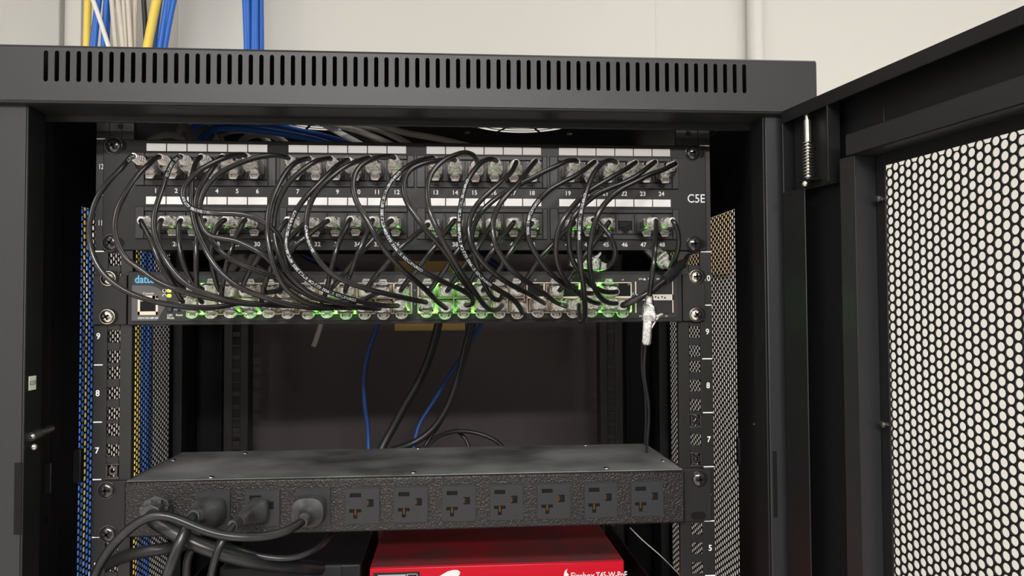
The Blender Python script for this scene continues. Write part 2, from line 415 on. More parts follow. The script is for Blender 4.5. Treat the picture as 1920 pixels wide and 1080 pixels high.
# cage nuts
for i, (x, z, lab) in enumerate(((-232.5, 6*U+6.35, 'cage nut clipped in the left rail just above the power strip'), (232.5, 6*U+38.1, 'cage nut clipped in the right rail beside the upper part of unit 7'), (232.5, 6*U+6.35, 'cage nut clipped in the right rail just above the power strip screw'))):
    t = empty('cage_nut', (x, 2, z-5), lab, 'nut', 'cage nuts in the front rails')
    m = MB()
    m.box(x-4.4, x-3.2, .8, 8, z-4.4, z+4.4).box(x+3.2, x+4.4, .8, 8, z-4.4, z+4.4).box(x-5.6, x+5.6, 1.2, 2.2, z-6.2, z-4.7).box(x-5.6, x+5.6, 1.2, 2.2, z+4.7, z+5.6)
    m.build('cage', DSTEEL, t, bevel=.2)
    m = MB(); n = 20; vs = []
    for k in range(n):
        a = 2*math.pi*k/n
        for r_, y_ in ((3.6, 3), (1.9, 3), (1.9, 8), (3.6, 8)): vs.append((x+r_*math.cos(a), y_, z+r_*math.sin(a)))
    m.add(vs, [(4*k+j, 4*((k+1) % n)+j, 4*((k+1) % n)+(j+1) % 4, 4*k+(j+1) % 4) for k in range(n) for j in range(4)])
    m.build('nut', BLKSCR, t, smooth=True)
# spring latches in the posts, left and right, sticker
a, b = at(97, 803, -20), at(56, 820, -46)
m = MB().cyl(a, b, 1.5, 16).cyl(a, a+(b-a)*.45, 2.5, 16); d = (b-a).normalized()
for k in range(6):
    p = a+(b-a)*(.55+.075*k); m.cyl(p-d*.4, p+d*.4, 3.2, 16)
m.build('spring_pin', STEEL, cab, smooth=True, label='zinc spring pin on the left front post')
c = at(64, 838, -46); MB().cyl((c.x-6, c.y+4, c.z), (c.x, c.y, c.z), 1.8, 14).dome(c, (.3, -1, 0), 2.4, 2, 16).build('post_screw', STEEL, cab, smooth=True)
c = at(1424, 797, -15); MB().cyl(c+V((-5, 0, 2)), c+V((5, -3, -2)), 2.0, 14).build('spring_pin', BLKSCR, cab, smooth=True, label='dark spring pin on the right front post')
c = at(1431, 824, -20); MB().cyl(c+V((-4, 0, -1.5)), c+V((4, -4, 1.5)), 1.8, 14).build('spring_pin', STEEL, cab, smooth=True, label='bright pin on the right front post')
# slots and small openings in the reveals
for sg, px, y0, y1 in ((-1, 90, 868, 925), (1, 1423, 846, 905)):
    a, b = at(px-8, y0, -2), at(px+8, y1, -2)
    MB().box(a.x+.5, b.x-.5, -3.2, -2.2, b.z, a.z).build('latch_plate', RAILM, cab, bevel=.5)
c = at(90, 974, -2); MB().cyl((c.x, -2.6, c.z), (c.x, -2.2, c.z), 2.3, 16).build('post_hole', VOID, cab)
c = at(1423, 947, -2); MB().cyl((c.x, -2.6, c.z), (c.x, -2.2, c.z), 2.3, 16).build('post_hole', VOID, cab)
a, b = at(28, 868, -54.3), at(40, 1002, -54.3); MB().box(a.x, b.x, -54.8, -54.05, b.z, a.z).build('lock_slot', VOID, cab)
a, b = at(1449, 846, -54.3), at(1458, 970, -54.3); MB().box(a.x, b.x, -54.6, -54, b.z, a.z).build('lock_slot', VOID, cab)
for sg, px0, px1, y0, y1 in ((-1, 133, 156, 842, 905), (1, 1378, 1392, 820, 872)):
    a, b = at(px0, y0, 40), at(px1, y1, 40)
    MB().box(a.x+2, b.x-1, 38, 44, b.z, a.z).build('panel_latch', PAINTD, cab, bevel=1)
a, b = atx(54, 706, -269.4), atx(67, 730, -269.4)
st = MB().box(-269.5, -269.1, a.y, b.y, b.z, a.z).build('inventory_sticker', WHITEL, cab, bevel=.15)
MB().text('0238', 0, 0, 0, 4.6, .0, sx=.9, O=V((-269.0, (a.y+b.y)/2, (a.z+b.z)/2)), ax=V((0, 1, 0))).build('sticker_print', BLKC, st)

# --- door, swung open about 99 degrees (built in its own frame: X along the door, Y outwards, Z up)
th = R(9.5); HX, HY = 280.0, -55.0
door = MB()
DL = 545.0; DT = 546.0; DB = -55.0; E0, E1 = 0.0, 17.0
door.box(6, DL, E1-1, E1, DB, DT).v and None
door = MB()
# skin around the mesh window (window s 96..480, z 40..488)
ws0, ws1, wz0, wz1 = 95.5, 470.0, 60.0, 489.0
door.box(7, ws0, E1, E1+1.2, DB, DT).box(ws1, DL, E1, E1+1.2, DB, DT).box(ws0, ws1, E1, E1+1.2, wz1, DT).box(ws0, ws1, E1, E1+1.2, DB, wz0)
# edge flanges + inner lips
door.box(7, 8.2, E0, E1, DB, DT).box(7, 34, E0, E0+1.2, DB, 484).box(1.5, 7, 6, E1+1, DB, DT-4)
door.box(7, DL, E0, E1, DT-1.2, DT).box(7, DL, E0, E0+1.2, DT-9.5, DT).box(DL-1.2, DL, E0, E1, DB, DT).box(DL-20, DL, E0, E0+1.2, DB, DT)
door.box(7, DL, E0, E1, DB, DB+1.2).box(7, DL, E0, E0+1.2, DB, DB+10)
drm = door.build('door', PAINTD, None, bevel=.5, local=True)
drm.parent = cab; WORLD[drm.name] = V((0, 0, 0))
drm.location = (V((HX, HY, 0))-WORLD[cab.name])*S; drm.rotation_euler = (0, 0, -(math.pi/2-th))
# reinforcing channel frame
m = MB()
m.box(72, 87, E0+.6, E0+1.8, DB+40, 497).box(85.8, 87, E0+.6, E1, DB+40, 497).box(72, 73.2, E0+.6, E1, DB+40, 497)
m.box(80, 475, E0-.4, E0+1, 497, 511.8).box(80, 475, E0-.4, E1, 510.6, 511.8).box(80, 475, E0-.4, E1, 497, 498.2)
m.box(475, 490, E0+.6, E0+1.8, DB+40, 511)
m.build('door_channel', PAINT, drm, local=True, bevel=.5)
vs, fs = holes_mesh(hexcells(99, 468, 62, 487, 6.2, 2.62))
m = MB().add([(p[0], E1+.6, p[1]) for p in vs], fs)
m.build('door_mesh', PAINTD, drm, local=True, solid=.9)
MB().box(60, 61.2, 0, 10, 484, DT-1.4).box(10, 61, 9, 10, 484, DT-1.4).box(27, 42, -1, 10, 488.4, 489.6).build('hinge_bracket', PAINTD, drm, local=True, bevel=.3)
hs, he = 33.6, 3.6
m = MB().cyl((hs, he, 536), (hs, he, 546.5), 2.0, 16).cyl((hs, he, 517), (hs, he, 533), 2.7, 16).cyl((hs, he, 488), (hs, he, 536), 1.9, 16)
m.build('hinge_pin', STEEL, drm, local=True, smooth=True)
pts = []
for k in range(0, 12*16+1):
    a = 2*math.pi*k/16; pts.append(V((hs+3.5*math.cos(a), he+3.5*math.sin(a), 489.5+27.5*k/(12*16))))
MB().tube(pts, .45, 6).build('hinge_spring', STEEL, drm, local=True, smooth=True)
MB().cyl((hs, he, 486.5), (hs+6, he-7, 485.5), 2.0, 16).dome((hs+6, he-7, 485.5), (7, -9, -1), 2.2, 1.5, 16).build('hinge_lever', STEEL, drm, local=True, smooth=True)
for z in (467.5, 321.5):
    MB().cyl((93.5, E1-4, z), (93.5, E1+.2, z), 1.6, 14).dome((93.5, E1-4, z), (0, -1, 0), 2.4, 1.6, 16).build('mesh_screw', BLKSCR, drm, local=True, smooth=True)

# ================================================================ SCREWS
def screw(parent, x, z, Y, m=BLKSCR, r=6.2, lab=None, cross=True):
    b = MB().cyl((x, Y, z), (x, Y-.8, z), r*1.08, 24); b.dome((x, Y-.8, z), (0, -1, 0), r, 3.0, 24)
    o = b.build('screw', m, parent, smooth=True)
    if lab: o['label'] = lab
    c = MB(); a0 = random.uniform(0, 1.5); 
    for k in range(2):
        a = a0+k*math.pi/2; d = V((math.cos(a), 0, math.sin(a))); n = V((-d.z, 0, d.x))
        p0 = V((x, Y-3.86, z)); L = r*.55; t = r*.14
        p = [p0-d*L-n*t, p0+d*L-n*t, p0+d*L+n*t, p0-d*L+n*t]
        c.add(p+[q_+V((0, .9, 0)) for q_ in p], [(0, 1, 2, 3), (4, 7, 6, 5), (0, 4, 5, 1), (1, 5, 6, 2), (2, 6, 7, 3), (3, 7, 4, 0)])
    c.build('cross_slot', VOID, o)
    return o

# ================================================================ PATCH PANEL
pp = empty('patch_bay', (2, 1, 10*U), 'black two-unit patch panel with forty-eight numbered ports, top of the rack', 'patch panel')
MB().box(-241.2, 243, 0, 2, 445.2, 532.8).box(-216, 219, 2, 40, 445.2, 446.6).box(-216, 219, 2, 12, 531.4, 532.8).build('front_plate', PANELM, pp, bevel=.6)
GX = [-200.6, -90.7, 19.0, 127.1]; PIT_ = 15.68
PX = [GX[g]+PIT_*k+(0 if g < 3 else -.05*k) for g in range(4) for k in range(6)]
rows = [dict(z=509.8, f0=496.2, f1=522.4, w0=501.6, w1=518.2, lb=(523.7, 529.7), num=492.2), dict(z=466.6, f0=454.2, f1=479.6, w0=458.9, w1=475.4, lb=(481.6, 487.6), num=450.0)]
gb = [(-216, -107.7), (-104.9, 1.7), (3.6, 109.8), (111.8, 219.4)]
numtxt = MB()
for r_, rw in enumerate(rows):
    for g in range(4):
        x0, x1 = gb[g]
        m = MB(); xw0, xw1 = GX[g]-8.4, GX[g]+5*PIT_+8.4
        m.box(x0, xw0, -1.6, 0, rw['f0'], rw['f1']).box(xw1, x1, -1.6, 0, rw['f0'], rw['f1']).box(xw0, xw1, -1.6, 0, rw['w1']+.6, rw['f1']).box(xw0, xw1, -1.6, 0, rw['f0'], rw['w0']-.6)
        m.build('port_bezel', BEZEL, pp, bevel=.5)
        for k in range(6):
            n = r_*24+g*6+k; x = PX[g*6+k]; num = n+1
            j = MB(); hw = 7.35
            zt, zb_ = rw['w1'], rw['w0']; oz0, oz1 = rw['z']-4.6, rw['z']+2.9   # opening
            j.box(x-hw, x-5.9, -1.2, 0, zb_, zt).box(x+5.9, x+hw, -1.2, 0, zb_, zt).box(x-5.9, x+5.9, -1.2, 0, oz1, zt)
            j.box(x-5.9, x-3.1, -1.2, 0, zb_, oz0).box(x+3.1, x+5.9, -1.2, 0, zb_, oz0).box(x-3.1, x+3.1, -1.2, 0, zb_, oz0-2.6)
            j.box(x-3.1, x-1.6, -1.2, 0, oz0-2.6, oz0-1.0).box(x+1.6, x+3.1, -1.2, 0, oz0-2.6, oz0-1.0)
            jo = j.build('jack', JACKM, pp, bevel=.15, seg=1)
            if num == 46:
                c = MB().box(x-5.9, x+5.9, -.12, -.02, oz0-2.7, oz1); c.build('cavity', VOID, jo)
                c = MB()
                for q_ in range(3): c.box(x-4.4, x+5.4-q_*2, -.5, -.12, oz1-1.0-q_*1.5, oz1-.6-q_*1.5)
                c.build('contact', BEZEL, jo)
            MB().box(x-7.4, x+7.4, -.35, 0, rw['lb'][0], rw['lb'][1]).build('label_strip', WHITEL, pp)
            MB().text(str(num), x-.2, rw['num'], -.12, 5.0, .015).build('printed_number', INK, pp)
MB().text('C5E', 234.4, at(1300, 373, 0).z, -.12, 10.0, .004, sx=.9).build('printed_grade', INK, pp)
for x, z in ((-233.0, 527.6), (232.2, 526.8), (-234.2, 451), (232.2, 450.8)):
    MB().rrect(x+3 if x < 0 else x+3, z, 14, 8, 3.9, -.1, -.02).build('screw_slot', VOID, pp)
    screw(pp, x, z, 0)

# ================================================================ SWITCH
sw = empty('network_switch', (0, 60, 386), 'black forty-eight port network switch with green lights, mounted under the patch panel', 'switch')
MB().box(-220.6, 221, -2, 230, 386.4, 428.4).build('chassis', SWM, sw, bevel=.7)
MB().rrect(.2, 407.6, 434.5, 36.5, 3.5, -2.7, -2).build('faceplate', SWP, sw, bevel=.3)
for sg in (-1, 1):
    MB().box(sg*221.5, sg*247 if sg < 0 else sg*240.5, -1.6, .6, 387, 425.5).box(sg*221.5, sg*223.5, 0, 60, 387, 425.5).build('rack_ear', SWM, sw, bevel=.5)
for x, z in ((-235.3, 423), (-235.6, 393.2), (232.8, 423.6), (232.5, 392.2)):
    MB().cyl((x+2, -1.7, z), (x+2, -1.55, z), 6.2, 24).build('screw_washer', VOID, sw)
    screw(sw, x, z, -1.6, CHROME, 5.3)
bx = [(-175.8, -88.5), (-87.3, 0), (4.3, 90.8), (92.0, 178.5)]
SWX = [b[0]+(b[1]-b[0])*(k+.5)/6 for b in bx for k in range(6)]
LIT_T = [385, 824, 857, 889, 1089, 1121, 1142]; LIT_B = [359, 384, 462, 487, 607, 632, 644, 665, 790, 814, 824, 848, 889, 914, 1122, 1146, 1155, 1176]
litT = [at(p, 534, -2).x for p in LIT_T]; litB = [at(p, 584, -2).x for p in LIT_B]
pn = MB()
usedT, usedB = set(), set()
spots = []
for b in bx:
    for k in range(6):
        x = b[0]+(b[1]-b[0])*(k+.5)/6
        for d in (-4.9, 4.9): spots.append(x+d)
def nearest(xs):
    out = set()
    for x in xs: out.add(min(range(len(spots)), key=lambda i: abs(spots[i]-x)))
    return out
NT, NB = nearest(litT), nearest(litB)
for bi, b in enumerate(bx):
    m = MB(); x0, x1 = b; pw = (x1-x0)/6
    m.box(x0, x1, -3.4, -2.7, 406, 407.6).box(x0, x1, -3.4, -2.7, 418.3, 419.2).box(x0, x1, -3.4, -2.7, 394.2, 395.1)
    for k in range(7):
        xx = x0+pw*k; e = .9 if k in (0, 6) else .7
        m.box(xx-(0 if k == 0 else e), xx+(0 if k == 6 else e), -3.4, -2.7, 394.2, 419.2)
    m.build('port_frame', TIN, sw, bevel=.15, seg=1)
    for row in (0, 1):
        for k in range(6):
            xc = x0+pw*(k+.5)
            z0, z1 = (407.8, 418.2) if row == 0 else (395.2, 405.8)
            jo = MB().box(xc-pw/2+.75, xc+pw/2-.75, -2.95, -2.7, z0, z1).build('port', VOID, sw)
            for si, d in enumerate((-4.9, 4.9)):
                i = (bi*6+k)*2+si; lit = i in (NT if row == 0 else NB)
                zl = 417.2 if row == 0 else 396.2
                MB().box(xc+d-1.2, xc+d+1.2, -3.9, -2.9, zl-.85, zl+.85).build('port_light', LEDG if lit else LEDO, jo, bevel=.2, seg=1)
class _P:
    def text(self, *a): MB().text(*a).build('printed_label', INK, sw)
pn = _P()
for i, (col, s_) in enumerate(((0, '1'), (1, '3'), (2, '5'), (3, '7'), (4, '9'), (5, '11'), (18, '37'), (20, '41'), (23, '47'))):
    pn.text(s_, SWX[col], 421.0, -2.8, 2.0, 0)
for col, s_ in ((0, '2'), (5, '12'), (11, '24'), (17, '36'), (23, '48')): pn.text(s_, SWX[col], 392.6, -2.8, 2.0, 0)
pn.text('Console', -204.6, 411.2, -2.95, 2.5, .0); pn.text('DSW150-48P-4X', -204.5, 391.9, -2.95, 2.2, .01)
pn.text('LED', -188.2, 394.0, -2.8, 2.4, .01); pn.text('Mode', -187.6, 391.9, -2.8, 2.4, .01); pn.text('Reset', -181.0, 394.2, -2.8, 2.3, .01)
pn.text('Link/Act', -171.0, 422.2, -2.8, 2.0, .0); pn.text('SFP+', 186.5, 421.6, -2.8, 2.0, 0); pn.text('49', 193, 421.9, -2.8, 2.0, 0); pn.text('SFP+ Speed', 204, 421.6, -2.8, 2.0, 0)
pn.text('SFP+', 186.5, 391.2, -2.8, 2.0, 0); pn.text('52', 207.3, 391.2, -2.8, 2.0, 0)

tm = MB()
tm.add([(188.2, -2.8, 420.8), (190.6, -2.8, 420.8), (189.4, -2.8, 422.8)], [(0, 1, 2)])
tm.build('printed_marks', INK, sw)
MB().text('datto', -207.2, 422.0, -2.85, 8.4, .02, sx=.86).build('logo', BLUEINK, sw)
m = MB(); pts = [(-217, 390), (-198, 390), (-190.5, 403)]
for k in range(9):
    a = R(0+90*k/8); pts.append((-206+15.5*math.cos(a), 404+13.5*math.sin(a)))
pts += [(-217, 417.5)]
m.prism(pts, -2.85, -2.7); m.build('grey_patch', GREYP, sw)
# console port
c0, c1 = -212.4, -196.9
MB().box(c0, c1, -3.6, -2.8, 394.3, 397.2).box(c0, c1, -3.6, -2.8, 407, 409.6).box(c0, c0+1.9, -3.6, -2.8, 394.3, 409.6).box(c1-1.9, c1, -3.6, -2.8, 394.3, 409.6).box(c0+1.9, c0+4.6, -3.6, -2.8, 405, 409.6).box(c1-4.6, c1-1.9, -3.6, -2.8, 405, 409.6).build('console_port', TIN, sw, bevel=.2, seg=1)
MB().box(c0+1, c1-1, -2.9, -2.75, 395, 409).build('port_cavity', VOID, sw)
for z, mm in ((413.3, LEDA), (409.3, LEDY)):
    MB().rrect(-188.8, z, 3.0, 2.4, .8, -3.2, -2.7).build('status_light', mm, sw)
def ring2(x, z, r, y, m, parent, name, wd=.35, a0=0, a1=360):
    b = MB(); n = 24; vs = []
    for k in range(n+1):
        a = R(a0+(a1-a0)*k/n); vs += [(x+(r-wd)*math.cos(a), y, z+(r-wd)*math.sin(a)), (x+(r+wd)*math.cos(a), y, z+(r+wd)*math.sin(a))]
    b.add(vs, [(2*k, 2*k+1, 2*k+3, 2*k+2) for k in range(n)]); return b.build(name, m, parent)
ring2(-192.4, 413.3, 1.3, -2.9, INK, sw, 'power_symbol', .22, 120, 420); ring2(-192.4, 409.3, 1.3, -2.9, INK, sw, 'cloud_symbol', .22, -20, 200)
MB().cyl((-188.3, -2.6, 398.8), (-188.3, -3.6, 398.8), 1.9, 20).build('mode_button', OUTL, sw, smooth=True); ring2(-188.3, 398.8, 2.3, -2.78, VOID, sw, 'button_rim', .4)
MB().cyl((-181.2, -2.6, 397.6), (-181.2, -2.8, 397.6), 1.0, 16).build('reset_hole', VOID, sw)
for z0, z1, y_ in ((398.2, 398.7, 1), (403.4, 403.9, 1)): MB().box(-185.5, -182.6, -2.85, -2.7, z0, z1).build('blue_mark', BLUEINK, sw)
# fibre ports
MB().box(181.3, 213, -3.0, -2.7, 393, 420).build('fibre_port_plate', BLKDEV, sw, bevel=.2)
for i, (x0, x1) in enumerate(((182.3, 197), (197.6, 212))):
    for z0, z1 in ((409.4, 419.4), (393.6, 403.8)): MB().box(x0, x1, -3.4, -3.0, z0, z1).build('fibre_port_cover', RAILM, sw, bevel=.3)
bar = MB().box(181.3, 213, -3.6, -3.0, 404.2, 409).build('fibre_port_bar', mat('pale_shield_metal', (.70, .66, .60), .4, metal=.4), sw)
MB().box(181.3, 182.2, -3.6, -3.0, 394, 419.6).box(212.2, 213, -3.6, -3.0, 394, 419.6).build('fibre_port_trim', TIN, sw)
m = MB()
for x, s_ in ((198.2, -1), (200.5, 1), (203.6, -1), (206, 1)):
    m.add([(x-.9, -3.7, 406.6-s_*.9), (x+.9, -3.7, 406.6-s_*.9), (x, -3.7, 406.6+s_*.9)], [(0, 1, 2)])
m.build('arrow_marks', VOID, bar)
for xs_ in (179.6,): MB().text('X', xs_, 409.5, -2.85, 3, .02).build('blue_mark', BLUEINK, sw)
MB().text('N', 2.1, 413, -2.85, 2.4, 0).text('S', 2.1, 402, -2.85, 2.4, 0).build('blue_mark', BLUEINK, sw)

# ================================================================ PATCH CABLES
def superell(c, w_, u_, W_, H_, e, n=20):
    out = []
    for k in range(n):
        a = 2*math.pi*(k+.5)/n; ca, sa = math.cos(a), math.sin(a)
        out.append(c+w_*(W_/2*math.copysign(abs(ca)**e, ca))+u_*(H_/2*math.copysign(abs(sa)**e, sa)))
    return out
def plug(parent, P, E, ud=-1, loose=False, usevec=None, tab=False):
    """clear modular plug with ribbed boot from port point P to cable exit E; ud = side of the latch (-1 below, +1 above)"""
    P, E = V(P), V(E); a = (E-P); L = a.length; a.normalize()
    u_ = V(usevec) if usevec is not None else V((0, 0, ud)); u_ = (u_-a*u_.dot(a)).normalized(); w_ = a.cross(u_).normalized()
    m = MB(); secs = []
    if loose: secs += [(-14, 10.6, 4.0, .3), (-12, 11.4, 6.4, .25), (-4, 11.6, 6.6, .25)]
    secs += [(-3, 11.6, 6.6, .25), (3.5, 11.6, 6.8, .25), (3.6, 12.4, 8.6, .35), (4, 12.9, 10.6, .3), (L*.34, 12.9, 10.8, .3), (L*.56, 12.2, 10.0, .45), (L*.66, 10.4, 9.2, .65)]
    for k in range(4):
        s0 = L*(.69+.075*k); d = 8.6-.75*k
        secs += [(s0, d, d*.92, .8), (s0+L*.035, d, d*.92, .85), (s0+L*.045, d-1.1, d*.92-1.0, .9), (s0+L*.07, d-1.1, d*.92-1.0, .9)]
    secs += [(L-.2, 5.6, 5.6, 1.0), (L, 5.0, 5.0, 1.0)]
    m.loft([superell(P+a*s_+u_*(max(0, H_-8.6)*.5), w_, u_, W_, H_, e) for s_, W_, H_, e in secs])
    b = m.build('plug', CLEAR2 if loose else CLEAR, parent, smooth=True)
    # latch with its guard loop, on the u_ side
    m = MB(); q0 = P+u_*3.6
    def strip(pts, hw, t):
        rings = []
        for s_, h_, hw_ in pts:
            c = P+a*s_+u_*h_
            rings.append([c-w_*hw_-u_*t, c+w_*hw_-u_*t, c+w_*hw_+u_*t, c-w_*hw_+u_*t])
        m.loft(rings)
    if tab:
        strip([(-1, 3.2, 3.1), (5, 5.8, 3.1), (9, 7.4, 3.1)], 3, .45)
        lp = [P+a*8+w_*4.6+u_*4.4, P+a*8.6+w_*3.0+u_*7.0, P+a*9.6+w_*2.5+u_*9.3, P+a*9.6-w_*2.5+u_*9.3, P+a*8.6-w_*3.0+u_*7.0, P+a*8-w_*4.6+u_*4.4]
        m.tube(lp, .62, 6); m.tube([P+a*9.4+w_*2.6+u_*9.2, P+a*9.4-w_*2.6+u_*9.2], 1.0, 6)
    else:
        strip([(-1, 3.2, 3.1), (4, 5.6, 3.1), (8, 8.0, 2.6), (10, 9.0, 2.2)], 3, .45)
        lp = [P+a*7+w_*4.3+u_*3.2, P+a*7.5+w_*4.2+u_*6.6, P+a*9.0+w_*3.9+u_*8.6, P+a*9.6+w_*2.2+u_*10.0, P+a*9.6-w_*2.2+u_*10.0, P+a*9.0-w_*3.9+u_*8.6, P+a*7.5-w_*4.2+u_*6.6, P+a*7-w_*4.3+u_*3.2]
        m.tube(catmull(lp, 1.2), .75, 8)
        m.tube([P+a*7.2+w_*4.0+u_*6.2, P+a*7.2-w_*4.0+u_*6.2], .6, 6)
    m.build('latch', CLEAR, b, smooth=True)
    return b
SW = {}
for i, x in enumerate(SWX): SW['t%d' % (i+1)] = V((x, -2, 411.9)); SW['b%d' % (i+1)] = V((x, -2, 401.4))
def pport(n): return V((PX[(n-1) % 24], -1, rows[(n-1)//24]['z']-.6))
TXT = 'COMPARTNER  E119932  (UL) CM  STYLE 2835  60\u00b0C 30V VW-1 28AWG 4PR UTP'
def print_on(parent, path, r, s0, text, size=2.6, rev=False):
    """white lettering wrapped on the jacket, starting at arc length s0"""
    vs, fs = glyphs(text, .012)
    cum = [0]
    for i in range(1, len(path)): cum.append(cum[-1]+(path[i]-path[i-1]).length)
    xmin = min(p[0] for p in vs); out = []
    def samp(s_):
        s_ = max(0, min(cum[-1]-.01, s_)); lo, hi = 0, len(cum)-1
        while hi-lo > 1:
            md = (lo+hi)//2
            if cum[md] <= s_: lo = md
            else: hi = md
        t = (s_-cum[lo])/(cum[hi]-cum[lo]); return path[lo].lerp(path[hi], t), (path[hi]-path[lo]).normalized()
    for x, y in vs:
        s_ = s0+(x-xmin)*size*(-1 if rev else 1)
        c, t = samp(s_)
        v = (CP-c).normalized(); v = (v-t*v.dot(t)).normalized(); n = v.cross(t)*(-1 if rev else 1)
        a = y*size/r
        out.append(c+(v*math.cos(a)+n*math.sin(a))*(r*1.02))
    tot = cum[-1]; ln = (max(p[0] for p in vs)-xmin)*size
    keep = [f for f in fs if all(2 < s0+(vs[i][0]-xmin)*size*(-1 if rev else 1) < tot-2 for i in f)]
    return MB().add(out, keep).build('printed_text', INKC, parent)
JR = 1.95
def px2(pts, Ys, Ye, B, pw=.75):
    """image-space trace -> 3D run that swells B mm out of the start/end plane"""
    q0 = [at(p[0], p[1], Ys) for p in pts]; d = [0]
    for i in range(1, len(q0)): d.append(d[-1]+(q0[i]-q0[i-1]).length)
    return [at(p[0], p[1], Ys+(Ye-Ys)*t-B*math.sin(math.pi*min(max(t, 0), 1))**pw) for p, t in ((p, dd/d[-1]) for p, dd in zip(pts, d))]
def patch(n, dest, pts, B, lab, txt=None, Ys=-36, Ye=-31, pw=.75, grp=None):
    P = pport(n); run = px2(pts, Ys, Ye, B, pw); E = run[0]; a = (E-P).normalized()
    base = V((P.x, P.y, P.z))
    t = empty('patch_cable', base, lab, 'cable', grp or ('patch cables in the upper port row' if n < 25 else 'patch cables in the lower port row'))
    plug(t, P, E, -1, tab=True)
    path = [E-a*4, E, E+a*1.5]+run[1:-1]
    if dest in SW:
        Q = SW[dest]; F = run[-1]; b = (F-Q).normalized()
        plug(t, Q, F, 1 if dest[0] == 't' else -1, tab=dest[0] == 't')
        path += [F+b*1.5, F, F-b*4]
    else: path += [run[-1]]
    path = relax(catmull(path, 2.5), 2)
    MB().tube(path, JR, 12).build('jacket', JACKET, t, smooth=True)
    if txt: print_on(t, path, JR, txt[0], txt[1] if len(txt) > 1 and txt[1] else TXT, rev=txt[2] if len(txt) > 2 else True)
    return t, path
C = {}
C[1] = ('b4', [(250,293),(236,306),(222,322),(206,338),(192,355),(180,375),(172,400),(167,425),(168,450),(175,480),(190,508),(212,530),(240,548),(268,559),(300,568),(340,574),(380,577),(420,574),(456,567)], 46)
C[2] = ('b6', [(299,294),(288,300),(277,310),(262,324),(252,337),(240,355),(231,370),(222,388),(217,405),(214.5,430),(222,460),(237,485),(264,505),(289,524),(316,537),(347,548),(379,556),(410,561),(445,568),(490,571),(528,570)], 52)
C[3] = ('b7', [(339,294),(325,303),(315,322),(306,350),(296,378),(290,400),(288,425),(293,450),(306,478),(322,504),(343,527),(368,544),(400,555),(441,565),(483,570),(530,573),(566,573)], 58)
C[4] = ('b9', [(377,294),(366,308),(361,330),(359,360),(360,390),(364,415),(370,435),(381,459),(393,483),(408,504),(431,526),(458,543),(493,557),(525,567),(562,575),(603,578),(640,576)], 50)
C[5] = ('t7', [(417,294),(401,312),(385,335),(373,355),(367,378),(368,399),(374,418),(383,433),(396,450),(411,469),(431,485),(456,498),(485,508),(514,519),(540,533),(562,546),(571,549)], 40)
C[6] = ('t5', [(460,292),(431,293),(400,305),(372,321),(352,341),(342,358),(345,377),(358,391),(379,397.5),(410,400),(441,400),(470,405),(495,417),(518,434),(530,460),(536,487),(541,515),(530,540),(510,548),(496,548)], 62)
C[7] = ('t11', [(541,297),(527,292),(510,291),(483,295),(447,307),(416,322),(395,341),(381,362),(374,385),(375,410),(383,432),(395,443),(420,447),(441,451),(462,460),(483,471),(503,484),(522,508),(548,535),(590,558),(640,567),(678,563),(697,555),(711,549)], 58)
C[8] = ('b10', [(580,298),(557,303),(541,317),(527,338),(514,364),(506,385),(502,410),(501.5,435),(504,460),(511,490),(519,512),(532,536),(553,556),(578,569),(614,575),(648,577),(676,576)], 60)
C[9] = ('b11', [(620,298),(593,302),(568,318),(545,339),(530,360),(520,382),(515,405),(514,432),(518,462),(528,490),(543,517),(562,536),(582,550),(607,560),(645,571),(680,577),(712,578)], 52)
C[10] = ('b12', [(653,300),(637,307),(618,324),(593,349),(570,374),(553,399),(543,424),(537,446),(538,469),(547,492),(564,512),(587,531),(614,546),(649,558),(691,569),(720,573),(746,573)], 66, (175,))
C[11] = ('b13', [(693,297),(668,303),(645,314),(624,330),(603,349),(587,370),(577,397),(574,424),(578,452),(589,475),(607,500),(630,519),(662,533),(697,544),(739,554),(770,561),(799,567)], 62, (118, '28AWG 4PR UTP', True))
C[12] = ('b14', [(739,296),(720,293),(697,299),(676,311),(664,331),(662,355),(670,382),(685,406),(698,430),(712,456),(735,485),(760,510),(787,533),(807,552),(823,568),(837,578)], 64)
C[13] = ('b15', [(814,298),(791,300),(766,311),(745,328),(728,349),(719,374),(716,402),(721,430),(734,455),(753,478),(780,500),(812,519),(841,533),(866,544),(881,554),(888,564),(884,571),(873,572)], 74, (150,))
C[14] = ('b16', [(853,300),(822,301),(791,308),(768,320),(757,340),(757,362),(766,385),(782,408),(799,432),(818,453),(838,478),(855,508),(872,532),(892,552),(905,566),(908,572)], 58)
C[15] = ('b17', [(895,305),(889,292),(873,286),(853,291),(832,301),(814,318),(803,339),(801.5,366),(806,397),(821,432),(834,459),(849,484),(863,508),(880,532),(893,551),(907,571),(920,581),(932,581),(941,573)], 72)
C[16] = ('b18', [(931,302),(919,298),(905,303),(890,318),(877,338),(869,360),(864,385),(861,410),(861.5,440),(866,465),(878,488),(891,507),(907,524),(925,538),(945,550),(965,564),(977,580),(980,588),(977,578)], 64, (150,))
C[17] = ('b19', [(968,304),(961,320),(945,336),(924,354),(905,372),(890,390),(880,415),(878.5,437),(882,456),(892,475),(905,492),(924,510),(942,524),(967,539),(992,551),(1010,562),(1021,569)], 60)
C[18] = ('b20', [(1005,302),(992,317),(980,334),(967,349),(951,365),(939,380),(929,398),(924,419),(924.5,441),(930,462),(942,484),(957,504),(975,519),(1005,540),(1024,553),(1040,565),(1060,574)], 68, (212, 'E119932', True))
C[19] = ('t17', [(1082,303),(1067,301),(1042,312),(1017,324),(992,337),(970,348),(945,362),(922,378),(905,395),(893,412),(886,430),(884,450),(887,475),(896,500),(905,525),(915,547),(928,562),(938,563),(942,552)], 44)
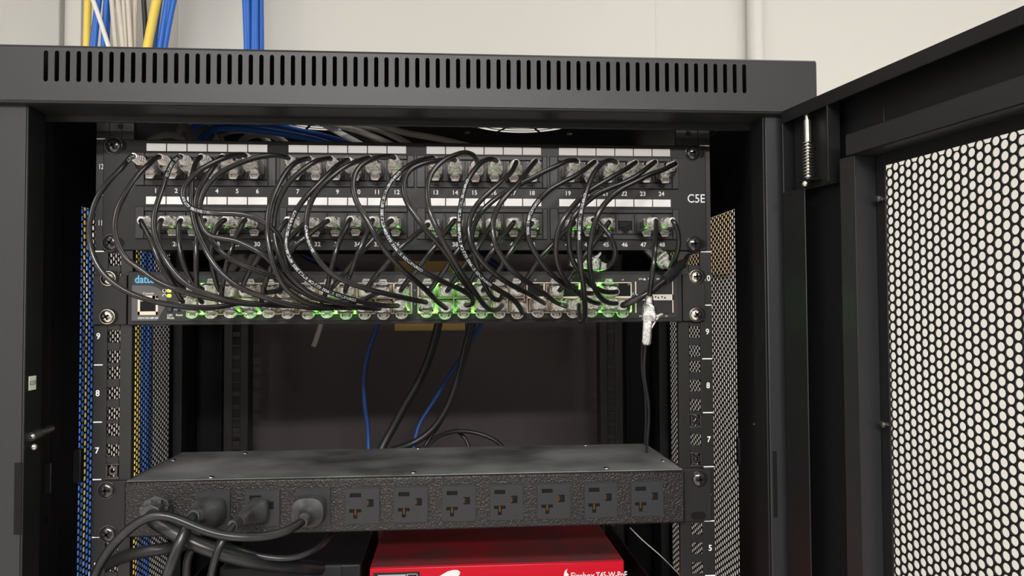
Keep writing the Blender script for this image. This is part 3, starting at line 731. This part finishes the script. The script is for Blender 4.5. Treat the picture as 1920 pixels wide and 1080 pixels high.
C[20] = ('t22', [(1115,304),(1099,316),(1080,329),(1055,342),(1030,357),(1011,375),(999,391),(991,410),(989,435),(994,456),(1005,477),(1020,499),(1035,515),(1052,529),(1070,541),(1092,549),(1111,550)], 56, (85, 'COMPARTNER E119932', False))
C[21] = ('b21', [(1155,305),(1143,301),(1130,306),(1117,320),(1107,338),(1100,356),(1094,377),(1089,400),(1086.5,430),(1086,460),(1087,487),(1090,510),(1094,535),(1096,560),(1097,583),(1096,600),(1091,606),(1087.5,598),(1086,585),(1085,572)], 78, (122, '60\u00b0C 30V VW-1 28AWG 4PR UTP', True))
C[22] = ('b22', [(1192,305),(1174,317),(1149,331),(1124,346),(1102,360),(1086,374),(1070,392),(1058,408),(1047,431),(1042.5,456),(1042,477),(1046,497),(1053,514),(1064,530),(1080,546),(1096,558),(1110,566),(1124,569)], 58)
C[23] = ('t23', [(1228,304),(1211,317),(1192,331),(1167,344),(1142,354),(1117,366),(1099,380),(1082,397),(1072,413),(1067,435),(1067,462),(1072,485),(1081,501),(1091,514),(1104,530),(1120,542),(1140,548),(1156,547)], 50)
C[24] = ('b23', [(1266,307),(1240,320),(1217,328),(1192,341),(1167,354),(1149,367),(1132,384),(1120,404),(1111,435),(1106,462),(1105,487),(1107,510),(1110,527),(1117,545),(1128,560),(1141,568),(1156,569)], 62)
C[25] = ('b1', [(264,413),(270,425),(277,438),(286,457),(294,480),(305,504),(320,526),(334,551),(343,566)], 14)
C[26] = ('t1', [(303,412),(298,425),(297,445),(300,468),(306,492),(315,513),(328,530),(345,541)], 12)
C[27] = ('t2', [(339,412),(335,422),(335,445),(338,472),(346,500),(357,522),(370,538),(380,543)], 12)
C[28] = ('b2', [(384,412),(377,420),(371,435),(368,455),(368,490),(368,525),(372,550),(379,567)], 16)
C[29] = ('t3', [(422,412),(408,422),(400,436),(397,460),(397,487),(400,512),(407,534),(413,546)], 11)
C[30] = ('b3', [(460,412),(450,428),(441,447),(432,472),(425,495),(420,520),(416,545),(417,565)], 18)
C[31] = ('t4', [(539,413),(526,428),(514,448),(499,468),(485,484),(473,501),(462,520),(455,536),(455,546)], 10)
C[32] = ('b5', [(575,417),(556,434),(540,450),(524,475),(512,495),(502,517),(495,540),(491,565)], 16)
C[33] = ('t6', [(615,414),(592,430),(567,450),(545,470),(534,490),(532,512),(530,535),(524,549)], 12)
C[34] = ('b8', [(657,411),(649,428),(640,444),(632,464),(626,486),(620,510),(615,533),(609,555),(603,567)], 20)
C[35] = ('t9', [(699,412),(691,430),(680,456),(669,480),(662,500),(655,519),(650,536),(647,548)], 14)
C[36] = ('t8', [(735,413),(724,422),(709,438),(692,457),(674,478),(655,502),(640,520),(625,537),(613,547)], 10)
C[37] = ('t10', [(803,421),(790,431),(767,450),(749,466),(730,489),(711,510),(700,524),(690,538),(687,546)], 14)
C[38] = ('t12', [(853,413),(840,429),(827,446),(811,468),(792,492),(774,515),(760,532),(751,546)], 16)
C[39] = ('t13', [(889,417),(880,432),(869,453),(855,475),(840,497),(827,516),(812,536),(804,546)], 12)
C[40] = ('t14', [(924,417),(916,431),(907,446),(895,466),(880,486),(866,505),(851,528),(838,546)], 14)
C[41] = ('t15', [(964,416),(952,432),(936,452),(921,475),(908,493),(892,513),(880,531),(872,545)], 13)
C[42] = ('t16', [(998,418),(982,435),(966,457),(952,481),(939,502),(924,521),(912,536),(905,545)], 15)
C[43] = ('t18', [(1077,417),(1057,436),(1037,457),(1016,481),(1001,502),(987,524),(977,537),(972,545)], 12)
C[45] = ('t20', [(1142,416),(1130,434),(1116,453),(1100,475),(1088,494),(1074,512),(1061,529),(1049,545)], 12)
where = {1: 'bowing widest past the left rail', 2: 'second loop in from the left rail', 3: 'lettered, third loop from the left',
 6: 'hooking back over the ports below', 7: 'arching left over several plugs', 13: 'with bright lettering down to the switch', 15: 'rising in a tall arch over the labels', 16: 'with lettering and a steep drop',
 19: 'starting the right block and sweeping far left', 21: 'lettered, hanging below the switch edge', 24: 'rightmost of the row, sweeping far left', 10: 'with lettering near its plug'}
TXTS = {3: (118, 'COMPARTNER E119932', True), 6: (58, 'VW-1 28AWG 4PR UTP', True), 1: (24, '28AWG 4PR UTP', True)}
for n in sorted(C):
    c = C[n]; dest, pts, B = c[:3]; txt = c[3] if len(c) > 3 else None
    if n == 3: txt = (8, 'E119932   COMPARTNER', False)
    if n == 6: txt = (80, '4PR UTP  28AWG VW-1', False)
    if n == 1: txt = (5, '4PR UTP', False)
    side = 'upper' if dest[0] == 't' else 'lower'
    lab = 'black patch cable at panel port %d, %s' % (n, where.get(n, 'curving down to the switch' if n < 25 else 'short and nearly straight'))
    if txt and len(txt) == 1: txt = (txt[0]+0, TXT, True)
    patch(n, dest, pts, B, lab, txt)
# the three cables whose far ends are not in the switch
P = pport(44)
t, pth = patch(44, '-', [(1111,412),(1124,417),(1134,430),(1146,446),(1153,465),(1153,484),(1146,496),(1136,501)], 10, 'black patch cable at panel port 44 curling back to a loose clear plug', Ys=-36, Ye=-28, pw=1)
plug(t, at(1100, 496, -28), at(1137, 500, -28), 1, loose=True)
t, pth = patch(47, '-', [(1229,414),(1229,448),(1227,480),(1223,515),(1219,540),(1218,556)], 26, 'black patch cable at panel port 47 hanging with a loose clear plug over the switch', Ys=-36, Ye=-60, pw=1)
plug(t, at(1214, 612, -62), at(1218, 554, -60), 1, loose=True, usevec=(1, -.3, 0))
t, pth = patch(48, '-', [(1261,414),(1270,430),(1273,450),(1271,470),(1265,486),(1257,500)], 6, 'black patch cable at panel port 48 bending down to a dim loose plug', Ys=-36, Ye=-20, pw=1)
plug(t, at(1236, 482, -8), at(1257, 500, -20), 1, loose=True, usevec=(-.6, 0, .8))
# thick short cable in the last lower port of the switch
t = empty('patch_cable', (170, -10, 395), 'black cable in the lower rightmost switch port bending up right behind the hanging plug', 'cable')
run = [at(1166,573,-31), at(1194,561,-38), at(1222,545,-40), at(1242,530,-36), at(1262,512,-26), at(1280,494,-12), at(1290,478,8)]
plug(t, SW['b24'], run[0], -1)
MB().tube(relax(catmull([SW['b24'].lerp(run[0], .85)]+run, 2.5)), 2.6, 12).build('jacket', JACKET, t, smooth=True)
a = at(1262, 512, -27); MB().tube([at(1246,526,-35), at(1262,512,-27), at(1278,497,-14)], 4.2, 12).build('tape_wrap', BLKC, t, smooth=True)

# ================================================================ POWER STRIP (PDU)
pd = empty('power_strip', (0, 50, 5*U), 'black rack-mounted power strip with ten square outlets and dusty top', 'power strip')
z0, z1 = 5*U+1.0, 6*U-1.0
MB().box(-220, 220, -6.5, 119, z0, z1).build('housing', PDUM, pd, bevel=1.6)
MB().box(-219, 219, -4.5, 118, z1, z1+.8).build('top_plate', PDUTOP, pd, bevel=.3)
for sg in (-1, 1):
    MB().box(sg*220.5, sg*(245.0 if sg < 0 else 243.6), -1, 1.5, z0, z1).box(sg*220.2, sg*222, 0, 90, z0, z1).build('rack_ear', SWM, pd, bevel=.5)
for x, z in ((-235, 259.2), (-233.6, 225.6), (233.6, 257.6)): screw(pd, x, z, -1)
MB().rrect(232.6, 227.6, 12.5, 6.2, 3, -1.3, -1.0).build('ear_slot', VOID, pd)
for px, py in ((775, 886), (396, 895), (784, 841), (1098, 835), (1137, 878), (1244, 864), (460, 850), (325, 863)):
    d = FW + RT*((px-960)/FPX) + UP*((540-py)/FPX); p = CP+d*((z1+.8-CP.z)/d.z)
    if -2 < p.y < 117: MB().dome(p, (0, 0, 1), 2.6, 1.0, 16).build('lid_rivet', STEEL, pd, smooth=True)
OX = [-153.1, -115.5, -76.8, -38.7, -1.0, 36.8, 74.6, 112.5, 150.4, 188.3]; OZ = 243.7
for i, x in enumerate(OX):
    m = MB(); w2, h2 = 13.1, 13.6; y0_, y1_ = -8.2, -6.4
    # face built round its three openings
    gx0, gx1, gz0, gz1 = x+3.6, x+8.8, OZ-.5, OZ+5.3       # ground
    ax0, ax1, az0, az1 = x-9.6, x-1.0, OZ+8.2-1.2, OZ+11.2-1.0  # upper blade
    bx0, bx1, bz0, bz1 = x-10.0, x-.8, OZ-4.8, OZ-2.2       # lower blade
    cx0, cx1, cz0 = x-6.9, x-3.9, OZ-9.6                     # T-stem
    def fb(a, b, c, d): m.box(a, b, y0_, y1_, c, d)
    fb(x-w2, ax0, az0, az1); fb(ax1, x+w2, az0, az1); fb(x-w2, x+w2, az1, OZ+h2)
    fb(x-w2, gx0, gz1, az0); fb(gx0, x+w2, gz1, az0)
    fb(x-w2, gx0, gz0, gz1); fb(gx1, x+w2, gz0, gz1)
    fb(x-w2, x+w2, bz1, gz0)
    fb(x-w2, bx0, bz0, bz1); fb(bx1, x+w2, bz0, bz1)
    fb(x-w2, cx0, cz0, bz0); fb(cx1, x+w2, cz0, bz0); fb(x-w2, x+w2, OZ-h2, cz0)
    m.build('outlet', OUTL, pd)
    MB().prism([(x-w2, OZ+h2), (x+w2, OZ+h2), (x+w2, OZ+h2+.9), (x-w2, OZ+h2+.9)], -7.4, -6.4).box(x-w2-.5, x+w2+.5, -6.7, -6.4, OZ-h2-.5, OZ+h2+1.2).build('outlet_rim', OUTL, pd)
    MB().box(x-w2+.8, x+w2-.8, -6.9, -6.55, OZ-h2+.8, OZ+h2-.8).build('outlet_cavity', VOID, pd)
    MB().cyl((gx0+.2, -7.6, (gz0+gz1)/2), (gx0+.2, -6.9, (gz0+gz1)/2), 2.9, 20).build('ground_socket', VOID, pd)
    MB().box(gx0-.6, gx0+1.0, -7.8, -7.4, gz0+1, gz1-1).box((cx0+cx1)/2-.7, (cx0+cx1)/2+.7, -7.7, -7.2, cz0+2.5, bz1-.4).build('contact', COPPER, pd)
# power cord strain relief
rp_ = at(295, 958, -8)
rc = V((rp_.x, -6.5, rp_.z))
m = MB(); m.cyl(rc, rc+V((0, -5, 0)), 12.2, 8); m.cyl(rc+V((0, -5, 0)), rc+V((-1, -12, -1)), 9.6, 8, 8.5)
for k in range(8):
    a = R(45*k+22); m.box(rc.x+9.8*math.cos(a)-1.6, rc.x+9.8*math.cos(a)+1.6, -15, -8, rc.z+8.6*math.sin(a)-1.6, rc.z+8.6*math.sin(a)+1.6)
m.build('cord_clamp', RUB, pd, bevel=.6)
def pxr(pts): return [at(a, b, c) for a, b, c in pts]
cp = relax(catmull(pxr([(290,962,-10),(284,972,-24),(296,982,-32),(325,997,-36),(360,1016,-38),(400,1032,-36),(450,1047,-28),(500,1058,-14),(550,1062,4),(600,1066,30)]), 4), 3)
MB().tube(cp, 5.6, 16).build('supply_cord', CORD, pd, smooth=True)
# plugged-in power cords
def power_plug(name, i, label, tail, r, kind='big'):
    x = OX[i]; t = empty(name, (x, -8, OZ), label, 'power cord', 'power cords in the strip')
    run = pxr(tail); E = run[0]
    m = MB(); c0 = V((x-2.0, -8.2, OZ-1.0)); a = (E-c0); L = a.length; a.normalize(); u_ = V((0, 0, 1)); u_ = (u_-a*u_.dot(a)).normalized(); w_ = a.cross(u_)
    y_ = V((0, -1, 0))
    if kind == 'big':
        secs = [(c0, 25, 24, .6, y_), (c0+y_*4, 25.5, 24, .65, y_), (c0+y_*11+a*1, 24, 22, .75, y_), (c0.lerp(E, .45)+y_*2, 17, 16, .85, a), (c0.lerp(E, .62)+y_*1, 12.5, 12, .95, a), (c0.lerp(E, .72), 10.5, 10, 1, a)]
        for k in range(4): s_ = .76+.06*k; secs += [(c0.lerp(E, s_), 10.2-k*.5, 10.2-k*.5, 1, a), (c0.lerp(E, s_+.025), 9.0-k*.5, 9.0-k*.5, 1, a)]
    else:
        secs = [(c0, 15, 20, .5, y_), (c0+y_*5, 15, 20, .5, y_), (c0+y_*8, 12.5, 17, .5, y_), (c0.lerp(E, .4), 11.5, 14, .6, a), (c0.lerp(E, .58), 9.5, 11.5, .7, a)]
        for k in range(4): s_ = .64+.08*k; secs += [(c0.lerp(E, s_), 9.5-k*.6, 9.5-k*.6, 1, a), (c0.lerp(E, s_+.04), 7.8-k*.5, 7.8-k*.5, 1, a)]
    secs.append((E, r*2.3, r*2.3, 1, a)); rings = []
    for c, W_, H_, e, d in secs:
        uu = (V((0, 0, 1))-d*d.z).normalized(); ww = d.cross(uu); rings.append(superell(c, ww, uu, W_, H_, e, 24))
    m.loft(rings); m.build('plug', RUB, t, smooth=True)
    MB().tube(relax(catmull([E-a*3]+run, 4), 3), r, 16, .8 if kind == 'slim' else 1).build('cord', CORD, t, smooth=True)
    return t
power_plug('power_cable', 2, 'black power cord from the third outlet sweeping left across the front of the strip', [(567,979,-34),(545,992,-40),(515,1003,-46),(485,1007,-52),(450,1007,-56),(415,1003,-58),(380,993,-60),(345,978,-61),(315,966,-62),(288,965,-62),(262,977,-62),(235,998,-60),(210,1024,-56),(192,1050,-50),(178,1078,-44),(170,1110,-38)], 3.3)
power_plug('power_cable', 0, 'black power cord from the leftmost outlet hanging straight down behind the sweeping one', [(362,968,-40),(351,986,-48),(342,1006,-52),(330,1034,-54),(316,1072,-54),(306,1110,-52)], 3.9)
power_plug('power_cable', 1, 'flat grey-black power cord with a slim plug in the second outlet', [(436,985,-40),(426,1000,-46),(413,1016,-50),(405,1042,-50),(396,1078,-48),(390,1110,-46)], 3.4, 'slim')
# free cords below
def wire(name, pts, r, m, label, grp=None, cat='cable', n=12, step=5, sm=2, flat=1):
    o = MB().tube(relax(catmull(pts, step), sm), r, n, flat).build(name, m, smooth=True); return tag(o, label, cat, grp)
wire('power_cable', pxr([(620,1003,20),(600,1025,-2),(565,1043,-14),(525,1048,-20),(490,1043,-20),(450,1032,-16),(410,1012,0)]), 2.4, CORD, 'thin black cord curving up under the power strip bottom', cat='power cord')
wire('power_cable', pxr([(196,1062,8),(225,1046,0),(262,1036,-6),(300,1030,-8),(345,1022,8)]), 4.6, BLKC, 'short dark cord behind the lower left rail under the power strip', cat='power cord')
wire('power_cable', pxr([(372,1014,30),(352,1040,26),(350,1070,24),(350,1110,24)]), 3, BLKC, 'dim dark cord hanging under the left end of the strip', cat='power cord')

# ================================================================ RED FIREWALL BOX AND BLACK DEVICE ON A SHELF
rb = empty('firewall_appliance', (73, 190, 121), 'bright red network appliance with a dusty top, below the power strip', 'appliance')
fy = 85.0
xl, xr = at(693, 1065, fy).x, at(1170, 1052, fy).x; zt = 165.0
MB().box(xl, xr, fy, fy+190, 121, zt).build('case', RED, rb, bevel=1.2)
MB().box(xl+1.5, xr-1.5, fy+2, fy+189, zt, zt+.3).build('top_skin', REDTOP, rb)
a, b = at(700, 1074, fy), at(787, 1074, fy)
lp = MB().box(a.x, b.x, fy-.5, fy, a.z-14, a.z).build('black_label', BLKDEV, rb, bevel=.3)
MB().box(a.x+4, a.x+31, fy-.7, fy-.5, a.z-3.6, a.z-2.0).box(b.x-12.5, b.x-2, fy-.7, fy-.5, a.z-2.3, a.z-1.7).box(b.x-12.5, b.x-11.8, fy-.7, fy-.5, a.z-9, a.z-1.7).box(b.x-2.7, b.x-2, fy-.7, fy-.5, a.z-9, a.z-1.7).box(b.x-9.5, b.x-5, fy-.7, fy-.5, a.z-5, a.z-4).build('label_print', INKD, lp)
a = at(850, 1069, fy)
m = MB(); pts = [(a.x-16, a.z-10), (a.x-2, a.z-10)]
pts = [(a.x-26, a.z-12), (a.x-4, a.z-12), (a.x+5.5, a.z-4.6), (a.x+6.3, a.z-1.8), (a.x+4.0, a.z+.1), (a.x, a.z+.3), (a.x-5, a.z-.9)]
m.prism(pts, fy-.5, fy); m.build('front_logo', WHITEP, rb, bevel=.2)
a = at(1062, 1068, fy)
m = MB().prism([(a.x-2.2, a.z-7), (a.x+.4, a.z-8), (a.x+2.2, a.z-4.5), (a.x+.2, a.z-2.4), (a.x+.7, a.z+.8), (a.x-1.6, a.z-1.4), (a.x-2.4, a.z-4.2)], fy-.5, fy)
m.text('Firebox', a.x+15, a.z-6.3, fy-.3, 9.0, .01, sx=.8); m.text('T45-W-PoE', a.x+42, a.z-6.3, fy-.3, 8.0, .015, sx=.75)
m.build('front_lettering', WHITEP, rb)
dv = empty('black_device', (-120, 190, 121), 'black boxy device on the shelf left of the red appliance', 'device')
MB().box(-178, -52, 96, 260, 121, 166).build('case', BLKDEV, dv, bevel=2)
a, b = at(566, 1064, 95), at(640, 1084, 95); MB().box(a.x, b.x, 94.6, 96, 150, a.z).build('front_badge', OUTL, dv, bevel=.4)
a, b = at(676, 1010, 200), at(686, 1028, 200); MB().box(-74, -66, 190, 214, 166, 166.5).build('top_label', OUTL, dv)
sh = empty('rack_shelf', (0, 150, 118), 'black rack shelf carrying the red appliance and the black device', 'shelf')
MB().box(-222, 222, 4, 330, 118.5, 121).box(-222, -220, 4, 330, 121, 138).box(220, 222, 4, 330, 121, 138).build('tray', PAINTD, sh, bevel=.5)
for sg in (-1, 1): MB().box(sg*222, sg*243, .2, 2, 118.5, 158).build('shelf_ear', PAINTD, sh, bevel=.4)
# thin pale rod painted in as the highlight line of a shelf edge
wire('shelf_edge_highlight', pxr([(1182,990,20),(1205,1013,30),(1240,1043,42),(1282,1086,60)]), .5, BEIC2, 'thin pale rod drawn as a shelf edge highlight beside the red appliance')

# ================================================================ CABLES INSIDE THE CABINET
tag(MB().box(-45.6, 48.6, 417.6, 418.6, 371, 464.5).build('yellow_label', YLAB, bevel=.1), 'tan yellow paper label on the back panel behind the switch', 'label')
wire('network_cable', pxr([(712,560,240),(707,612,240),(692,655,240),(683,705,240),(684,760,240),(690,800,240),(691,850,236),(690,900,230)]), 2.6, BLUEM, 'blue network cable hanging alone inside the cabinet left of centre')
wire('network_cable', pxr([(915,575,250),(898,617,250),(868,665,250),(838,712,250),(808,760,250),(786,795,245),(776,838,238),(772,880,230)]), 2.6, BLUEM, 'blue network cable crossing behind the black ones inside the cabinet')
wire('power_cable', pxr([(830,560,215),(821,612,215),(808,660,215),(788,710,215),(762,755,215),(738,800,215),(716,840,212),(700,880,205)]), 4.6, BLKC, 'thick black cord slanting down inside the middle of the cabinet', cat='power cord')
wire('power_cable', pxr([(890,560,200),(882,612,200),(870,660,200),(858,710,200),(838,765,200),(808,808,200),(770,833,198),(730,846,190),(700,868,185)]), 3.6, BLKC, 'black cord right of the thick one, bending left at the bottom', cat='power cord')
wire('power_cable', pxr([(898,560,215),(889,612,215),(874,665,215),(860,715,215),(846,750,215),(824,795,212),(800,830,208),(785,870,200)]), 2.2, BLKC, 'thin black cord running beside the blue crossing cable', cat='power cord')
wire('power_cable', pxr([(792,850,170),(810,826,180),(838,811,190),(870,808,195),(905,815,195),(932,827,190),(946,842,184),(956,870,175)]), 2.2, BLKC, 'black cord making a low arch just above the power strip', cat='power cord')
wire('power_cable', pxr([(855,806,210),(874,822,205),(882,850,200)]), 2.0, BLKC, 'short black cord under the low arch behind the power strip', cat='power cord')
wire('network_cable', pxr([(606,590,180),(600,615,180),(588,650,178)]), 2.6, BEIC2, 'dim grey cable end pointing down below the switch')
wire('network_cable', pxr([(1214,600,60),(1210,650,60),(1207,700,62),(1214,740,64),(1217,775,66),(1213,835,68),(1211,900,72)]), 1.1, BLKC, 'black cable hanging down inside right rail below the loose plug')
wire('network_cable', pxr([(1206,600,75),(1204,650,75),(1203,690,77),(1210,740,79),(1211,790,81),(1209,835,82)]), 1.0, BLKC, 'second thin black cable hanging inside right rail')
# cables behind and above the patch panel
GB = 'cables bunched behind the patch panel top'
def ab(pts, Y0, Y1): 
    n = len(pts)-1; return [at(p[0], p[1], Y0+(Y1-Y0)*i/n) for i, p in enumerate(pts)]
wire('network_cable', ab([(350,250),(366,234),(395,228),(431,226),(465,228),(493,232),(530,238),(562,246),(600,254),(645,267),(690,285)], 120, 70), 3.0, BLUEC, 'upper of the two blue cables over the patch panel', GB)
wire('network_cable', ab([(366,290),(375,262),(389,247),(410,240),(431,239),(472,243),(512,248),(551,254),(580,260),(610,268),(650,282)], 90, 60), 3.0, BLUEC, 'lower of the two blue cables over the patch panel', GB)
wire('network_cable', ab([(371,232),(400,228),(450,232),(510,241),(560,250),(612,262),(650,275)], 140, 90), 3.0, BLUEC, 'blue cable tucked behind the two front blue ones', GB)
bl = [([(272,275),(279,261),(295,252),(311,250),(327,251),(338,256),(350,275)], 70, 60, BEIC, 'grey-beige cable in a low hump left of the blue cables'),
 ([(326,280),(331,252),(340,238),(352,229),(370,224),(400,215)], 80, 120, BEIC, 'grey-beige cable rising in an arch left of the blue cables'),
 ([(338,226),(348,240),(358,252),(370,268),(380,285)], 90, 70, BEIC2, 'wide dim cable slanting under the grey-beige arch'),
 ([(560,222),(620,225),(655,227),(687,230),(718,237),(740,243),(760,249),(801,256),(835,263),(862,270),(900,280)], 120, 60, BEIC, 'rightmost beige cable reaching over the panel near port 14'),
 ([(590,222),(645,228),(672,235),(707,242),(725,249),(739,255),(752,262),(768,271),(790,282)], 130, 80, BEIC, 'second beige cable from the right over the panel'),
 ([(570,225),(620,232),(645,238),(670,245),(700,256),(732,270),(760,284)], 140, 95, BEIC, 'third beige cable from the right over the panel'),
 ([(590,226),(605,232),(628,245),(650,256),(676,270),(700,285)], 150, 105, WHIC, 'pale cable between the blue and beige cables'),
 ([(600,222),(625,230),(645,240),(665,250),(690,262),(712,275)], 165, 120, BLKC, 'dark cable among the beige cables over the panel'),
 ([(395,285),(400,262),(420,248),(455,244),(490,252),(510,275)], 150, 140, BEIC2, 'dim cable humped behind the lower blue one'),
 ([(440,285),(452,262),(475,252),(498,252),(530,262),(550,285)], 110, 100, BEIC2, 'dim cable humped right behind the lower blue one'),
 ([(420,285),(415,262),(405,245),(395,232)], 130, 160, BEIC2, 'dim upright cable behind the blue cables'),
 ([(480,222),(510,233),(540,243),(575,254),(605,266),(630,280)], 170, 130, BEIC2, 'long dim cable between blue cables and roof grille')]
for pts, y0, y1, m_, lab in bl: wire('network_cable', ab(pts, y0, y1), 3.0, m_, lab, GB)
for i, (pts, m_, lab) in enumerate((([(400,485),(416,478),(440,480),(470,496),(500,515)], BEIC2, 'dim grey cable in the gap left between panel and switch'), ([(430,515),(445,490),(458,470),(466,455)], BEIC2, 'dim slanting cable in the gap above the switch left'), ([(452,515),(468,490),(482,470),(490,455)], BEIC2, 'second dim slanting cable in the gap above the switch left'), ([(545,455),(570,478),(600,492),(635,510)], BLUED, 'dark blue cable in the left half of the gap above the switch'), ([(880,455),(900,478),(925,492),(950,515)], BLUED, 'dark blue cable in the gap above the switch right of centre'))):
    wire('network_cable', ab(pts, 70, 70), 3.2, m_, lab)

# ================================================================ CABLE BUNDLES ON THE WALL
def vert(px0, px1, Y, m_, r, lab, py0=-150, py1=1500, grp='cables running down the wall behind the cabinet'):
    # a nearly vertical cable: pixel columns at the top and at the cover edge fix its lean
    a = at(px0, 0, Y); b = at(px1, 80, Y); d = (b-a)/(a.z-b.z)
    pts = []
    for k in range(13):
        z = 1395-k*150; 
        zz = max(min(z, a.z+120), b.z-90)
        x = a.x+d.x*(a.z-zz) + 2.5*math.sin(k*1.3+px0)
        pts.append(V((x, Y+3*math.sin(k+px0*.3), z)))
    wire('network_cable', pts, r, m_, lab, grp, step=20, n=12)
bund = [(161, 161, 475, YELC, 5.0, 'yellow cable leftmost in the left wall bundle'),
 (180, 171, 470, BLUEC, 3.6, 'leftmost blue cable in the left wall bundle'), (187, 181, 474, BLUEC, 3.6, 'second blue cable in the left wall bundle'),
 (173, 201, 462, WHIC, 3.0, 'white cable crossing over the blue ones in the left bundle'),
 (201, 195, 470, BLUEC, 3.8, 'third blue cable in the left wall bundle'), (207, 204, 478, BLUEC, 3.4, 'fourth blue cable in the left wall bundle'),
 (211, 209, 484, BEIC, 3.2, 'first beige cable right of the blue ones'), (214, 219, 474, BEIC, 3.4, 'second beige cable in the left wall bundle'), (221, 228, 470, BEIC, 3.4, 'third beige cable in the left wall bundle'),
 (230, 236, 478, BEIC, 3.4, 'fourth beige cable in the left wall bundle'), (240, 243, 472, BEIC, 3.4, 'fifth beige cable in the left wall bundle'), (248, 249, 480, BEIC, 3.4, 'sixth beige cable in the left wall bundle'), (256, 255, 484, BEIC, 3.2, 'last beige cable before the black one'),
 (266, 270, 474, BLKC, 3.4, 'single black cable in the left wall bundle'),
 (293, 279, 466, YELC, 6.2, 'yellow cable right of the black one, leaning left'),
 (302, 290, 472, BLUEC, 3.8, 'first blue cable right of the leaning yellow one'), (310, 297, 468, BLUEC, 3.8, 'second blue cable right of the leaning yellow one'), (318, 304, 474, BLUEC, 3.8, 'third blue cable right of the leaning yellow one'), (327, 310, 470, BLUEC, 3.8, 'rightmost blue cable in the left wall bundle')]
for a in bund: vert(*a)
for i, (p0, p1) in enumerate(((455, 458), (462, 464), (469, 470), (476, 477), (483, 484), (491, 490), (466, 467), (487, 487))):
    vert(p0, p1, 475+(i % 3)*6+(8 if i > 5 else 0), BLUEC, 3.7, 'blue cable in the tight bundle behind the cover, '+('leftmost', 'second from left', 'third from left', 'fourth from left', 'fifth from left', 'rightmost', 'tucked at the back on the left', 'tucked at the back on the right')[i], grp='blue cables bundled on the wall')
